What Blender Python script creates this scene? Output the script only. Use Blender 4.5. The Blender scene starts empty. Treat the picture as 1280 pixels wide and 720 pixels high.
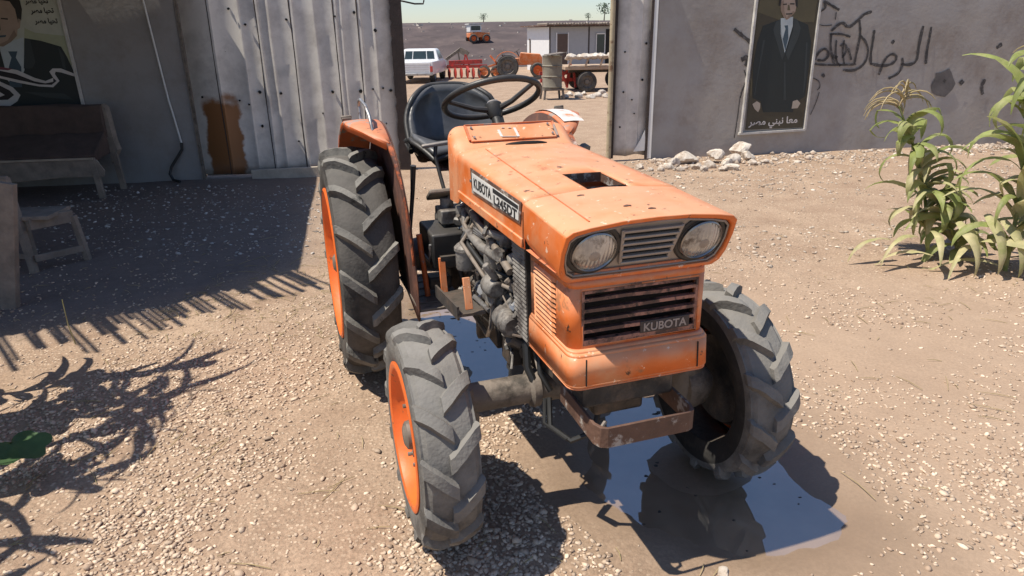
import bpy, bmesh, math, random
import numpy as np
from mathutils import Vector, Matrix

# ------------------------------------------------------------------ camera, world, sun, exposure
S = bpy.context.scene
COL = S.collection
cam = bpy.data.cameras.new('camera'); camo = bpy.data.objects.new('camera', cam); COL.objects.link(camo)
_R = ((0.999896, -0.004934, -0.013550), (-0.014421, -0.342127, -0.939543), (0.0, 0.939641, -0.342163))
camo.matrix_world = Matrix(((_R[0][0], -_R[1][0], -_R[2][0], 0), (_R[0][1], -_R[1][1], -_R[2][1], 0),
                            (_R[0][2], -_R[1][2], -_R[2][2], 1.6), (0, 0, 0, 1)))
cam.sensor_width = 36; cam.lens = 24.2216; cam.clip_start = .05; cam.clip_end = 2000
S.camera = camo
SUNV = Vector((-.474, -.125, 1)).normalized()
W = bpy.data.worlds.new('World'); S.world = W; W.use_nodes = True
_nt = W.node_tree; _sky = _nt.nodes.new('ShaderNodeTexSky'); _sky.sky_type = 'NISHITA'; _sky.sun_disc = False
_sky.sun_elevation = math.asin(SUNV.z); _sky.sun_rotation = math.atan2(SUNV.x, SUNV.y)
_sky.air_density = 1.0; _sky.dust_density = .35; _sky.ozone_density = 1.3
_mx = _nt.nodes.new('ShaderNodeMix'); _mx.data_type = 'RGBA'; _mx.blend_type = 'MULTIPLY'; _mx.inputs[0].default_value = 1; _mx.inputs[7].default_value = (.96, .985, 1.07, 1)
_nt.links.new(_sky.outputs[0], _mx.inputs[6]); _nt.links.new(_mx.outputs[2], _nt.nodes['Background'].inputs[0]); _nt.nodes['Background'].inputs[1].default_value = .09
sun = bpy.data.lights.new('sun', 'SUN'); suno = bpy.data.objects.new('sun', sun); COL.objects.link(suno)
sun.energy = 4.6; sun.angle = math.radians(.5); sun.color = (1, .93, .81)
suno.rotation_euler = SUNV.to_track_quat('Z', 'Y').to_euler()
S.view_settings.view_transform = 'Standard'; S.view_settings.look = 'None'
S.view_settings.exposure = 0.46; S.view_settings.gamma = 1; S.view_settings.use_curve_mapping = False

rnd = random.Random(7); rng = np.random.default_rng(11)
PI = math.pi

# ------------------------------------------------------------------ materials
def nodes(m): return m.node_tree.nodes, m.node_tree.links
def mat(name, col, rough=.6, metal=0, var=.18, vscale=6, bump=.15, bscale=60, spots=None, dust=None, spec=.5, coat=0, attr=None):
    """noise-varied principled surface. spots=(colour, scale, cover, softness) stains; dust=(colour, amount) settles on upward faces"""
    m = bpy.data.materials.new(name); m.use_nodes = True; N, Lk = nodes(m)
    b = N['Principled BSDF']; b.inputs['Metallic'].default_value = metal; b.inputs['Specular IOR Level'].default_value = spec
    b.inputs['Coat Weight'].default_value = coat
    tc = N.new('ShaderNodeTexCoord')
    n1 = N.new('ShaderNodeTexNoise'); n1.inputs['Scale'].default_value = vscale; n1.inputs['Detail'].default_value = 6; n1.inputs['Roughness'].default_value = .62
    Lk.new(tc.outputs['Object'], n1.inputs['Vector'])
    def rgb(c): return (c[0], c[1], c[2], 1)
    cr = N.new('ShaderNodeValToRGB'); cr.color_ramp.elements[0].position = .3; cr.color_ramp.elements[1].position = .7
    cr.color_ramp.elements[0].color = rgb([x*(1-var) for x in col]); cr.color_ramp.elements[1].color = rgb([min(1, x*(1+var)) for x in col])
    Lk.new(n1.outputs['Fac'], cr.inputs[0]); out = cr.outputs[0]
    if attr:
        at = N.new('ShaderNodeAttribute'); at.attribute_name = attr
        mx = N.new('ShaderNodeMix'); mx.data_type = 'RGBA'; mx.blend_type = 'MULTIPLY'; mx.inputs[0].default_value = 1
        Lk.new(out, mx.inputs[6]); Lk.new(at.outputs['Color'], mx.inputs[7]); out = mx.outputs[2]
    if dust:
        g = N.new('ShaderNodeNewGeometry'); sp = N.new('ShaderNodeSeparateXYZ'); Lk.new(g.outputs['Normal'], sp.inputs[0])
        n3 = N.new('ShaderNodeTexNoise'); n3.inputs['Scale'].default_value = vscale*2.3; n3.inputs['Detail'].default_value = 5
        Lk.new(tc.outputs['Object'], n3.inputs['Vector'])
        ma = N.new('ShaderNodeMath'); ma.operation = 'MULTIPLY_ADD'; Lk.new(sp.outputs['Z'], ma.inputs[0]); ma.inputs[1].default_value = .5; Lk.new(n3.outputs['Fac'], ma.inputs[2])
        mr = N.new('ShaderNodeMapRange'); mr.inputs[1].default_value = .45; mr.inputs[2].default_value = 1.05; mr.inputs[4].default_value = dust[1]
        Lk.new(ma.outputs[0], mr.inputs[0])
        mx = N.new('ShaderNodeMix'); mx.data_type = 'RGBA'; Lk.new(mr.outputs[0], mx.inputs[0]); Lk.new(out, mx.inputs[6]); mx.inputs[7].default_value = rgb(dust[0]); out = mx.outputs[2]
    if spots:
        for i, (sc, ss, cov, soft) in enumerate(spots if isinstance(spots, list) else [spots]):
            n2 = N.new('ShaderNodeTexNoise'); n2.inputs['Scale'].default_value = ss; n2.inputs['Detail'].default_value = 8; n2.inputs['Roughness'].default_value = .7
            mp = N.new('ShaderNodeMapping'); mp.inputs['Location'].default_value = (3.1*i+1.7, 5.3*i, 2.2); Lk.new(tc.outputs['Object'], mp.inputs[0]); Lk.new(mp.outputs[0], n2.inputs['Vector'])
            mr = N.new('ShaderNodeMapRange'); mr.inputs[1].default_value = 1-cov-soft/2; mr.inputs[2].default_value = 1-cov+soft/2
            Lk.new(n2.outputs['Fac'], mr.inputs[0])
            mx = N.new('ShaderNodeMix'); mx.data_type = 'RGBA'; Lk.new(mr.outputs[0], mx.inputs[0]); Lk.new(out, mx.inputs[6]); mx.inputs[7].default_value = rgb(sc); out = mx.outputs[2]
    Lk.new(out, b.inputs['Base Color'])
    rr = N.new('ShaderNodeMapRange'); rr.inputs[3].default_value = max(.02, rough-.1); rr.inputs[4].default_value = min(1, rough+.1); Lk.new(n1.outputs['Fac'], rr.inputs[0]); Lk.new(rr.outputs[0], b.inputs['Roughness'])
    if bump:
        nb = N.new('ShaderNodeTexNoise'); nb.inputs['Scale'].default_value = bscale; nb.inputs['Detail'].default_value = 4; Lk.new(tc.outputs['Object'], nb.inputs['Vector'])
        bp = N.new('ShaderNodeBump'); bp.inputs['Strength'].default_value = bump; bp.inputs['Distance'].default_value = .01; Lk.new(nb.outputs['Fac'], bp.inputs['Height']); Lk.new(bp.outputs[0], b.inputs['Normal'])
    return m

M = {}
M['orange'] = mat('orange_paint', (.66, .15, .026), .5, var=.17, vscale=4, bump=.05, bscale=30, dust=((.70, .36, .20), .85),
                  spots=[((.62, .34, .19), 3.5, .40, .25), ((.10, .05, .028), 20, .36, .02), ((.78, .55, .40), 34, .36, .03), ((.40, .16, .07), 6, .36, .05)], coat=.05)
M['orange_rim'] = mat('orange_rim_paint', (.72, .14, .022), .5, var=.12, vscale=9, bump=.08, spots=[((.22, .10, .05), 20, .36, .08)])
M['orange_worn'] = mat('orange_worn', (.62, .13, .03), .55, var=.2, vscale=8, bump=.1, dust=((.5, .27, .16), .6), spots=[((.33, .26, .22), 7, .43, .04), ((.07, .04, .03), 18, .36, .04)])
M['tyre_black'] = mat('black_sidewall', (.026, .025, .024), .8, var=.3, vscale=7, bump=.2, bscale=60, spots=[((.07, .062, .055), 5, .40, .2)], spec=.3)
M['tyre_lug'] = mat('dusty_lug_rubber', (.085, .082, .078), .9, var=.25, vscale=9, bump=.3, bscale=80, dust=((.26, .245, .22), .8), spots=[((.20, .19, .17), 6, .5, .25), ((.03, .03, .028), 14, .38, .1)], spec=.2)
M['tyre'] = mat('tyre_rubber', (.042, .040, .038), .85, var=.25, vscale=7, bump=.25, bscale=90, dust=((.17, .158, .142), .6), spots=[((.11, .10, .09), 5, .47, .25)], spec=.25)
M['tyre_front'] = mat('dusty_tyre_rubber', (.050, .048, .046), .9, var=.2, vscale=7, bump=.3, bscale=80, dust=((.27, .255, .235), .85), spots=[((.20, .19, .175), 4, .52, .3)], spec=.2)
M['engine'] = mat('greasy_iron', (.045, .043, .042), .5, metal=.2, var=.4, vscale=12, bump=.4, bscale=50, dust=((.16, .13, .10), .5), spots=[((.13, .10, .08), 9, .42, .15)])
M['iron'] = mat('dusty_iron', (.17, .145, .12), .65, var=.3, vscale=9, bump=.3, bscale=45, dust=((.24, .19, .15), .6), spots=[((.06, .05, .04), 9, .42, .15)])
M['steel'] = mat('worn_steel', (.38, .37, .36), .4, metal=.7, var=.25, vscale=12, bump=.1, spots=[((.14, .10, .08), 14, .4, .1)])
M['alu'] = mat('dull_aluminium', (.22, .21, .195), .6, metal=.15, var=.3, vscale=14, bump=.3, dust=((.24, .20, .16), .5), spots=[((.06, .05, .045), 14, .46, .15)])
M['black'] = mat('black_plastic', (.022, .022, .022), .45, var=.2, bump=.1, dust=((.12, .105, .09), .35))
M['seat'] = mat('black_vinyl', (.045, .047, .05), .38, var=.2, vscale=6, bump=.12, bscale=40, dust=((.13, .13, .135), .8))
M['rusty'] = mat('rusty_flat_bar', (.115, .062, .042), .7, var=.3, vscale=14, bump=.3, bscale=60, spots=[((.36, .32, .28), 12, .42, .06), ((.06, .035, .025), 10, .38, .1)])
M['panel_grey'] = mat('dull_silver_panel', (.30, .265, .235), .45, metal=.3, var=.15, vscale=10, bump=.06)
M['grille'] = mat('grille_paint', (.10, .052, .040), .6, var=.35, vscale=20, bump=.25, spots=[((.36, .17, .12), 15, .48, .1), ((.03, .02, .018), 25, .40, .08)])
M['dark'] = mat('dark_cavity', (.012, .011, .010), .8, var=.2, bump=0)
M['white'] = mat('white_paint', (.72, .72, .70), .5, var=.08, vscale=3, bump=.05)
M['plate'] = mat('name_plate_white', (.62, .61, .58), .5, var=.12, vscale=18, bump=.05)
M['ink'] = mat('black_ink', (.02, .02, .022), .6, var=.1, bump=0)
M['badge'] = mat('badge_face', (.055, .04, .035), .6, var=.2, bump=.05)
M['badge_letter'] = mat('badge_letter', (.30, .25, .22), .5, var=.15, bump=.05)
M['chrome'] = mat('chrome_ring', (.32, .31, .30), .3, metal=.9, var=.2, vscale=15, bump=.05)
M['wood'] = mat('weathered_wood', (.23, .19, .155), .85, var=.3, vscale=9, bump=.4, bscale=35)
M['sofa'] = mat('brown_cloth', (.085, .058, .048), .95, var=.25, vscale=6, bump=.4, bscale=25)
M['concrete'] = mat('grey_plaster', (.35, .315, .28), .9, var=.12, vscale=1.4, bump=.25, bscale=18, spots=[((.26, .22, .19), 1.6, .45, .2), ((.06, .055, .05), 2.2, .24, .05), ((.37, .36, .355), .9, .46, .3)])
M['concrete_shaded'] = mat('shade_toned_plaster', (.25, .235, .222), .9, var=.14, vscale=1.4, bump=.2, bscale=18, spots=[((.19, .16, .14), 1.6, .45, .2), ((.28, .275, .27), .9, .46, .3)])  # grey plaster toned down, the awning's shade put into its colour
M['barrel'] = mat('old_barrel_paint', (.20, .18, .14), .7, var=.2, vscale=6, bump=.2, spots=[((.13, .07, .04), 5, .40, .1)])
M['red'] = mat('red_machine_paint', (.42, .045, .035), .6, var=.25, vscale=6, bump=.1, spots=[((.15, .06, .04), 5, .42, .1)])
M['glass'] = mat('dark_glass', (.03, .045, .05), .08, var=.1, bump=0)
M['pickup'] = mat('pickup_white', (.72, .72, .72), .35, var=.05, bump=0, coat=.2)
M['bark'] = mat('bark', (.12, .09, .06), .9, bump=.4)
M['leaf_far'] = mat('far_leaf', (.07, .10, .06), .7, bump=0)
M['stone'] = mat('pale_limestone', (.62, .56, .49), .9, var=.2, vscale=9, bump=.4, bscale=30, spots=[((.33, .26, .20), 6, .45, .15)])
M['pole'] = mat('yellowed_pole', (.36, .30, .20), .7, var=.25, vscale=5, bump=.2, spots=[((.16, .09, .05), 6, .42, .1)])
M['darkrust'] = mat('dark_rusted_edge', (.045, .032, .028), .8, var=.35, vscale=9, bump=.4)
M['conduit'] = mat('white_conduit', (.60, .60, .58), .5, var=.1, bump=.05)
M['hose'] = mat('black_hose', (.02, .02, .02), .5, bump=.05)

def leafmat(name, col, col2, trans=.35):
    m = mat(name, col, .55, var=.25, vscale=9, bump=.15, bscale=25, spots=[(col2, 7, .44, .2)], spec=.35)
    N, Lk = nodes(m); b = N['Principled BSDF']; o = N['Material Output']
    t = N.new('ShaderNodeBsdfTranslucent'); mx = N.new('ShaderNodeMixShader'); mx.inputs[0].default_value = trans
    Lk.new(b.inputs['Base Color'].links[0].from_socket, t.inputs['Color'])
    Lk.new(b.outputs[0], mx.inputs[1]); Lk.new(t.outputs[0], mx.inputs[2]); Lk.new(mx.outputs[0], o.inputs['Surface'])
    return m
M['corn_leaf'] = leafmat('corn_leaf', (.29, .34, .11), (.46, .44, .23), .42)
M['corn_dry'] = leafmat('dry_corn_leaf', (.50, .45, .25), (.36, .37, .15), .3)
M['tassel'] = leafmat('corn_tassel', (.46, .36, .20), (.36, .30, .14), .2)
M['weed_leaf'] = leafmat('squash_leaf', (.06, .12, .045), (.09, .15, .06), .25)

# ------------------------------------------------------------------ mesh builder
class MB:
    """collects shapes; build() links ONE mesh object. flip mirrors x (tractor frame: x towards the viewer's right)"""
    def __init__(s): s.v = []; s.f = []; s.mi = []; s.cur = 0
    def add(s, vs, fs):
        o = len(s.v); s.v += [tuple(map(float, p)) for p in vs]
        for f in fs: s.f.append([i+o for i in f]); s.mi.append(s.cur)
    def box(s, c, d, R=None):
        vs = []
        for i in (-1, 1):
            for j in (-1, 1):
                for k in (-1, 1):
                    p = Vector((i*d[0]/2, j*d[1]/2, k*d[2]/2)); p = R @ p if R else p
                    vs.append(p+Vector(c))
        s.add(vs, [(0, 1, 3, 2), (4, 6, 7, 5), (0, 4, 5, 1), (2, 3, 7, 6), (0, 2, 6, 4), (1, 5, 7, 3)])
    def bar(s, p, q, w, h, up=(0, 0, 1)):
        p, q = Vector(p), Vector(q); d = (q-p).normalized(); u = Vector(up)
        if abs(d.dot(u)) > .97: u = Vector((0, 1, 0))
        a = d.cross(u).normalized(); b = a.cross(d)
        vs = [e+a*i*w/2+b*j*h/2 for e in (p, q) for i, j in ((-1, -1), (1, -1), (1, 1), (-1, 1))]
        s.add(vs, [(3, 2, 1, 0), (4, 5, 6, 7)]+[(i, (i+1) % 4, 4+(i+1) % 4, 4+i) for i in range(4)])
    def rings(s, rs, close=True, cap0=True, cap1=True):
        n = len(rs[0]); vs = [p for r in rs for p in r]; fs = []
        for k in range(len(rs)-1):
            for i in range(n if close else n-1):
                j = (i+1) % n; fs.append((k*n+i, k*n+j, (k+1)*n+j, (k+1)*n+i))
        if cap0: fs.append(tuple(range(n))[::-1])
        if cap1: fs.append(tuple((len(rs)-1)*n+i for i in range(n)))
        s.add(vs, fs)
    def tube(s, pts, r, n=8, caps=True):
        pts = [Vector(p) for p in pts]; rr = r if isinstance(r, (list, tuple)) else [r]*len(pts); rs = []
        d0 = (pts[1]-pts[0]).normalized(); u = d0.orthogonal().normalized()
        for i, p in enumerate(pts):
            d = (pts[min(i+1, len(pts)-1)]-pts[max(i-1, 0)]).normalized()
            u = (u-d*u.dot(d)).normalized(); w = d.cross(u)
            rs.append([p+(u*math.cos(2*PI*k/n)+w*math.sin(2*PI*k/n))*rr[i] for k in range(n)])
        s.rings(rs, True, caps, caps)
    def cyl(s, p, q, r, r2=None, n=20): s.tube([p, q], [r, r if r2 is None else r2], n)
    def lathe(s, prof, c, axis, n=32, closed=False):
        """prof: (r, a) along axis from c"""
        ax = Vector(axis).normalized(); u = ax.orthogonal().normalized(); w = ax.cross(u); c = Vector(c)
        rs = [[c+ax*a+(u*math.cos(2*PI*k/n)+w*math.sin(2*PI*k/n))*max(r, 1e-4) for k in range(n)] for r, a in prof]
        if closed: rs.append(rs[0])
        s.rings(rs, True, False, False)
    def prism(s, poly, f0, f1):
        """poly of 2D points; f0, f1 map a point to 3D at the two ends"""
        s.rings([[f0(*p) for p in poly], [f1(*p) for p in poly]])
    def build(s, name, m, parent=None, smooth=35, bevel=0, loc=(0, 0, 0), flip=False, solid=0, seg=2, recalc=True):
        L = Vector(loc); vs = [(Vector(p)-L) for p in s.v]
        if flip: vs = [(-p.x, p.y, p.z) for p in vs]; L = Vector((-L.x, L.y, L.z))
        me = bpy.data.meshes.new(name); me.from_pydata(vs, [], s.f)
        for k in (m if isinstance(m, (list, tuple)) else [m]): me.materials.append(k)
        me.polygons.foreach_set('material_index', s.mi)
        if recalc:
            bm = bmesh.new(); bm.from_mesh(me); bmesh.ops.recalc_face_normals(bm, faces=bm.faces); bm.to_mesh(me); bm.free()
        if smooth:
            me.polygons.foreach_set('use_smooth', [True]*len(me.polygons)); me.set_sharp_from_angle(angle=math.radians(smooth))
        o = bpy.data.objects.new(name, me); COL.objects.link(o); o.location = L
        if parent: o.parent = parent
        if solid:
            md = o.modifiers.new('s', 'SOLIDIFY'); md.thickness = solid; md.offset = -1
        if bevel:
            md = o.modifiers.new('b', 'BEVEL'); md.width = bevel; md.segments = seg; md.limit_method = 'ANGLE'; md.angle_limit = math.radians(35)
        return o

def tag(o, label, cat, group=None, kind=None):
    if kind: o['kind'] = kind
    if label: o['label'] = label
    if cat: o['category'] = cat
    if group: o['group'] = group
    return o
def thing(name, label, cat, loc=(0, 0, 0), rz=0, group=None):
    o = bpy.data.objects.new(name, None); o.empty_display_size = .2; COL.objects.link(o)
    o.location = loc; o.rotation_euler = (0, 0, rz); return tag(o, label, cat, group)
def text_mesh(name, body, m, size, place, parent=None, width=None, height=None, extrude=.0006, font_tweak=0):
    """text as a mesh; place(u, v, w) maps text plane (u along, v up, w out) to the parent's frame"""
    c = bpy.data.curves.new(name, 'FONT'); c.body = body; c.size = size; c.extrude = extrude; c.align_x = 'CENTER'; c.align_y = 'CENTER'; c.offset = font_tweak
    t = bpy.data.objects.new(name, c); COL.objects.link(t); bpy.context.view_layer.update()
    me = bpy.data.meshes.new_from_object(t.evaluated_get(bpy.context.evaluated_depsgraph_get())); bpy.data.objects.remove(t)
    me.name = name; me.materials.clear(); me.materials.append(m)
    co = [v.co.copy() for v in me.vertices]
    if co:
        x0, x1 = min(v.x for v in co), max(v.x for v in co); y0, y1 = min(v.y for v in co), max(v.y for v in co)
        sx = width/(x1-x0) if width else 1; sy = height/(y1-y0) if height else (sx if width else 1)
        for v, q in zip(me.vertices, co): v.co = place((q.x-(x0+x1)/2)*sx, (q.y-(y0+y1)/2)*sy, q.z+extrude)
    bm = bmesh.new(); bm.from_mesh(me); bmesh.ops.recalc_face_normals(bm, faces=bm.faces); bm.to_mesh(me); bm.free()
    o = bpy.data.objects.new(name, me); COL.objects.link(o)
    if parent: o.parent = parent
    return o

def vnoise(x, y, seed, sc):
    g = np.random.default_rng(seed).random((256, 256)); x = x*sc; y = y*sc
    xi = np.floor(x).astype(int); yi = np.floor(y).astype(int); fx = x-xi; fy = y-yi; fx = fx*fx*(3-2*fx); fy = fy*fy*(3-2*fy)
    a = g[xi % 256, yi % 256]; b = g[(xi+1) % 256, yi % 256]; c = g[xi % 256, (yi+1) % 256]; d = g[(xi+1) % 256, (yi+1) % 256]
    return (a*(1-fx)+b*fx)*(1-fy)+(c*(1-fx)+d*fx)*fy
def fbm(x, y, seed, sc, o=4):
    return sum(vnoise(x, y, seed+k, sc*2**k)*.5**k for k in range(o))/sum(.5**k for k in range(o))
def sdpoly(x, y, poly):
    """signed distance to a polygon, negative inside"""
    P = np.array(poly); d = np.full(x.shape, 1e9); ins = np.zeros(x.shape, bool)
    for a, b in zip(P, np.roll(P, -1, 0)):
        e = b-a; t = np.clip(((x-a[0])*e[0]+(y-a[1])*e[1])/(e@e), 0, 1)
        d = np.minimum(d, np.hypot(x-a[0]-t*e[0], y-a[1]-t*e[1]))
        c = ((a[1] > y) != (b[1] > y)); ins ^= c & (x < (b[0]-a[0])*(y-a[1])/(b[1]-a[1]+1e-12)+a[0])
    return np.where(ins, -d, d)
WA, WB = 9.14, .175
def wally(x): return WA+WB*x
PUD_A = [(-.80, 4.24), (-.45, 4.12), (-.1, 3.95), (.25, 3.75), (.5, 3.5), (.45, 3.05), (.2, 2.86), (.0, 2.95), (-.206, 3.065), (-.36, 3.4), (-.5, 3.8)]
MUD = [(.0, 2.45), (.12, 2.58), (.3, 2.75), (.618, 2.95), (1.1, 2.8), (1.32, 2.45), (1.32, 2.1), (1.27, 1.92), (1.1, 1.72), (.95, 1.55), (.8, 1.40), (.5, 1.42), (.36, 1.6), (.28, 1.80), (.12, 2.1)]
PUD_B = [(.22, 2.2), (.27, 2.6), (.6, 2.9), (1.0, 2.75), (1.13, 2.4), (1.15, 2.12), (1.16, 1.99), (1.05, 1.88), (.9, 1.79), (.75, 1.77), (.55, 1.83), (.40, 1.95)]

# ------------------------------------------------------------------ ground
def axis(lo, hi, n0, n1, step, far):
    a = list(np.arange(lo, hi+1e-6, step)); s = step; x = hi
    while x < n1: s *= 1.16; x += s; a.append(x)
    s = step; x = lo; pre = []
    while x > n0: s *= 1.16; x -= s; pre.append(x)
    return np.array(pre[::-1]+a)
gx = axis(-3.2, 3.2, -160, 160, .03, 0); gy = axis(1.2, 5.5, -12, 220, .03, 0)
GX, GY = np.meshgrid(gx, gy, indexing='ij')
def pudd(x, y):
    w = .16*(fbm(x, y, 61, 6.0, 5)-.5)+.18*(fbm(x, y, 67, 1.6, 2)-.5)
    return np.minimum(sdpoly(x, y, PUD_A), sdpoly(x, y, PUD_B))+w
def gheight(x, y):
    near = np.clip(1-(np.hypot(x, y-3)-6)/6, .3, 1)
    hgt = .03*(fbm(x, y, 21, .9)-.5)*near+.022*(fbm(x, y, 31, 4.0, 4)-.5)
    d = pudd(x, y)
    dep = np.clip(.5-d/.22, 0, 1); dep = dep*dep*(3-2*dep)
    hgt = hgt*(1-.55*dep)-.017*dep+.007*np.clip(1-np.abs(d-.2)/.25, 0, 1)
    for cx, cy in ((-.285, 1.98), (.735, 2.33), (-.78, 3.30), (.22, 3.64)):      # the tyres press the ground level
        k = np.exp(-((x-cx)**2+(y-cy)**2)/.05); hgt = hgt*(1-k)-.004*k
    return hgt
GZ = gheight(GX, GY)
nx, ny = GX.shape
V = np.stack([GX, GY, GZ], -1).reshape(-1, 3)
ii = np.arange(nx*ny).reshape(nx, ny)
Fq = np.stack([ii[:-1, :-1], ii[1:, :-1], ii[1:, 1:], ii[:-1, 1:]], -1).reshape(-1, 4)
def npmesh(name, V, Fc):
    me = bpy.data.meshes.new(name); k = Fc.shape[1]
    me.vertices.add(len(V)); me.vertices.foreach_set('co', V.astype(np.float32).ravel())
    me.loops.add(Fc.size); me.loops.foreach_set('vertex_index', Fc.astype(np.int32).ravel())
    me.polygons.add(len(Fc)); me.polygons.foreach_set('loop_start', np.arange(0, Fc.size, k, dtype=np.int32))
    me.update(calc_edges=True); me.validate(); return me
gm = npmesh('ground', V, Fq); gm.polygons.foreach_set('use_smooth', [True]*len(gm.polygons))
# damp mud follows the water's edge, the soil zone paints in the awning's shade over the yard
dd = pudd(GX, GY); wet = np.clip(1-(dd-.02)/.42, 0, 1)**1.2; wet = np.maximum(wet, .55*np.clip(.4-sdpoly(GX, GY, MUD)/.2, 0, 1))
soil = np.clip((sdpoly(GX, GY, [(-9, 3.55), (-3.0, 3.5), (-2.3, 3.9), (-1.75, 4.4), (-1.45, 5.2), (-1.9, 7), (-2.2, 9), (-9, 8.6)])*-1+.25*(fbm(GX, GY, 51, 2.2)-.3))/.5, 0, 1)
smooth = np.clip((GX-.15*GY-.35)/.5, 0, 1)*np.clip((4.6-GY+.8*fbm(GX, GY, 77, .8))/1.0, 0, 1)
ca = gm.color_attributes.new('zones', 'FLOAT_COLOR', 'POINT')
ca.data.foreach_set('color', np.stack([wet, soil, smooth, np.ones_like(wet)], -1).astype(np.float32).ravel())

def ground_material():
    m = bpy.data.materials.new('dirt_and_gravel'); m.use_nodes = True; N, Lk = nodes(m); b = N['Principled BSDF']
    tc = N.new('ShaderNodeTexCoord'); at = N.new('ShaderNodeAttribute'); at.attribute_name = 'zones'; sx = N.new('ShaderNodeSeparateColor'); Lk.new(at.outputs['Color'], sx.inputs[0])
    def noise(sc, det=6, ro=.6):
        n = N.new('ShaderNodeTexNoise'); n.inputs['Scale'].default_value = sc; n.inputs['Detail'].default_value = det; n.inputs['Roughness'].default_value = ro; Lk.new(tc.outputs['Object'], n.inputs['Vector']); return n.outputs['Fac']
    def ramp(f, a, ca_, b_, cb):
        r = N.new('ShaderNodeValToRGB'); r.color_ramp.elements[0].position = a; r.color_ramp.elements[0].color = (*ca_, 1); r.color_ramp.elements[1].position = b_; r.color_ramp.elements[1].color = (*cb, 1); Lk.new(f, r.inputs[0]); return r.outputs[0]
    def mix(fac, a, c, mode='MIX'):
        x = N.new('ShaderNodeMix'); x.data_type = 'RGBA'; x.blend_type = mode
        if isinstance(fac, float): x.inputs[0].default_value = fac
        else: Lk.new(fac, x.inputs[0])
        for k, q in ((6, a), (7, c)):
            if isinstance(q, tuple): x.inputs[k].default_value = (*q, 1)
            else: Lk.new(q, x.inputs[k])
        return x.outputs[2]
    def mrange(f, a, b_, c=0., d=1.):
        r = N.new('ShaderNodeMapRange'); r.inputs[1].default_value = a; r.inputs[2].default_value = b_; r.inputs[3].default_value = c; r.inputs[4].default_value = d; Lk.new(f, r.inputs[0]); return r.outputs[0]
    def math_(op, a, b_):
        x = N.new('ShaderNodeMath'); x.operation = op
        for k, q in ((0, a), (1, b_)):
            if isinstance(q, (int, float)): x.inputs[k].default_value = q
            else: Lk.new(q, x.inputs[k])
        return x.outputs[0]
    base = ramp(noise(2.2, 8, .65), .32, (.295, .205, .145), .68, (.42, .310, .225))
    fine = ramp(noise(70, 5, .7), .35, (.62, .60, .58), .65, (1.25, 1.22, 1.18))
    col = mix(.75, base, fine, 'MULTIPLY')
    col = mix(mrange(noise(14, 6, .7), .55, .75, 0., .55), col, (.21, .135, .085))
    # small stones pressed into the dirt
    vo = N.new('ShaderNodeTexVoronoi'); vo.inputs['Scale'].default_value = 55; vo.inputs['Randomness'].default_value = 1; Lk.new(tc.outputs['Object'], vo.inputs['Vector'])
    stone = math_('MULTIPLY', mrange(vo.outputs['Distance'], .30, .40, 1., 0.), mrange(noise(3.0, 4), .40, .56))
    sep = N.new('ShaderNodeSeparateColor'); Lk.new(vo.outputs['Color'], sep.inputs[0])
    scol = ramp(sep.outputs[0], .1, (.28, .20, .14), .9, (.58, .45, .33))
    notsm = math_('SUBTRACT', 1., math_('MULTIPLY', sx.outputs[2], .8)); dry = math_('SUBTRACT', 1., sx.outputs[0])
    stone = math_('MULTIPLY', math_('MULTIPLY', stone, notsm), dry)
    col = mix(stone, col, scol)
    col = mix(math_('MULTIPLY', sx.outputs[2], .55), col, (.36, .26, .185))
    col = mix(math_('MULTIPLY', sx.outputs[0], .75), col, (.20, .14, .095))
    col = mix(math_('MULTIPLY', sx.outputs[1], .8), col, mix(noise(9, 6), (.10, .082, .076), (.20, .165, .15)))  # soil zone: dirt darkened where the awning's shadow lies
    Lk.new(col, b.inputs['Base Color'])
    Lk.new(mrange(sx.outputs[0], .3, 1., .93, .45), b.inputs['Roughness']); b.inputs['Specular IOR Level'].default_value = .3
    hgt = math_('ADD', math_('MULTIPLY', noise(120, 4), .35), math_('MULTIPLY', noise(28, 5, .7), 1.0)); hgt = math_('ADD', hgt, math_('MULTIPLY', stone, .5))
    bp = N.new('ShaderNodeBump'); bp.inputs['Distance'].default_value = .02; Lk.new(hgt, bp.inputs['Height'])
    Lk.new(math_('MULTIPLY', mrange(sx.outputs[0], 0., 1., .5, .12), math_('SUBTRACT', 1., math_('MULTIPLY', sx.outputs[2], .6))), bp.inputs['Strength']); Lk.new(bp.outputs[0], b.inputs['Normal'])
    return m
gm.materials.append(ground_material()); ground = bpy.data.objects.new('ground', gm); COL.objects.link(ground); ground['kind'] = 'structure'; ground['label'] = 'tan dirt yard with gravel and damp mud'

# water: one flat sheet that the ground rises through at the shore
wm = bpy.data.materials.new('muddy_water'); wm.use_nodes = True; N, Lk = nodes(wm); b = N['Principled BSDF']
b.inputs['Base Color'].default_value = (.23, .155, .10, 1); b.inputs['Roughness'].default_value = .02; b.inputs['IOR'].default_value = 3.8
tc = N.new('ShaderNodeTexCoord'); n = N.new('ShaderNodeTexNoise'); n.inputs['Scale'].default_value = 4; n.inputs['Detail'].default_value = 3; Lk.new(tc.outputs['Object'], n.inputs['Vector'])
r_ = N.new('ShaderNodeValToRGB'); r_.color_ramp.elements[0].position = .35; r_.color_ramp.elements[0].color = (.25, .175, .115, 1); r_.color_ramp.elements[1].position = .65; r_.color_ramp.elements[1].color = (.34, .245, .17, 1); Lk.new(n.outputs['Fac'], r_.inputs[0]); Lk.new(r_.outputs[0], b.inputs['Base Color'])
n = N.new('ShaderNodeTexNoise'); n.inputs['Scale'].default_value = 9; Lk.new(tc.outputs['Object'], n.inputs['Vector'])
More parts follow.
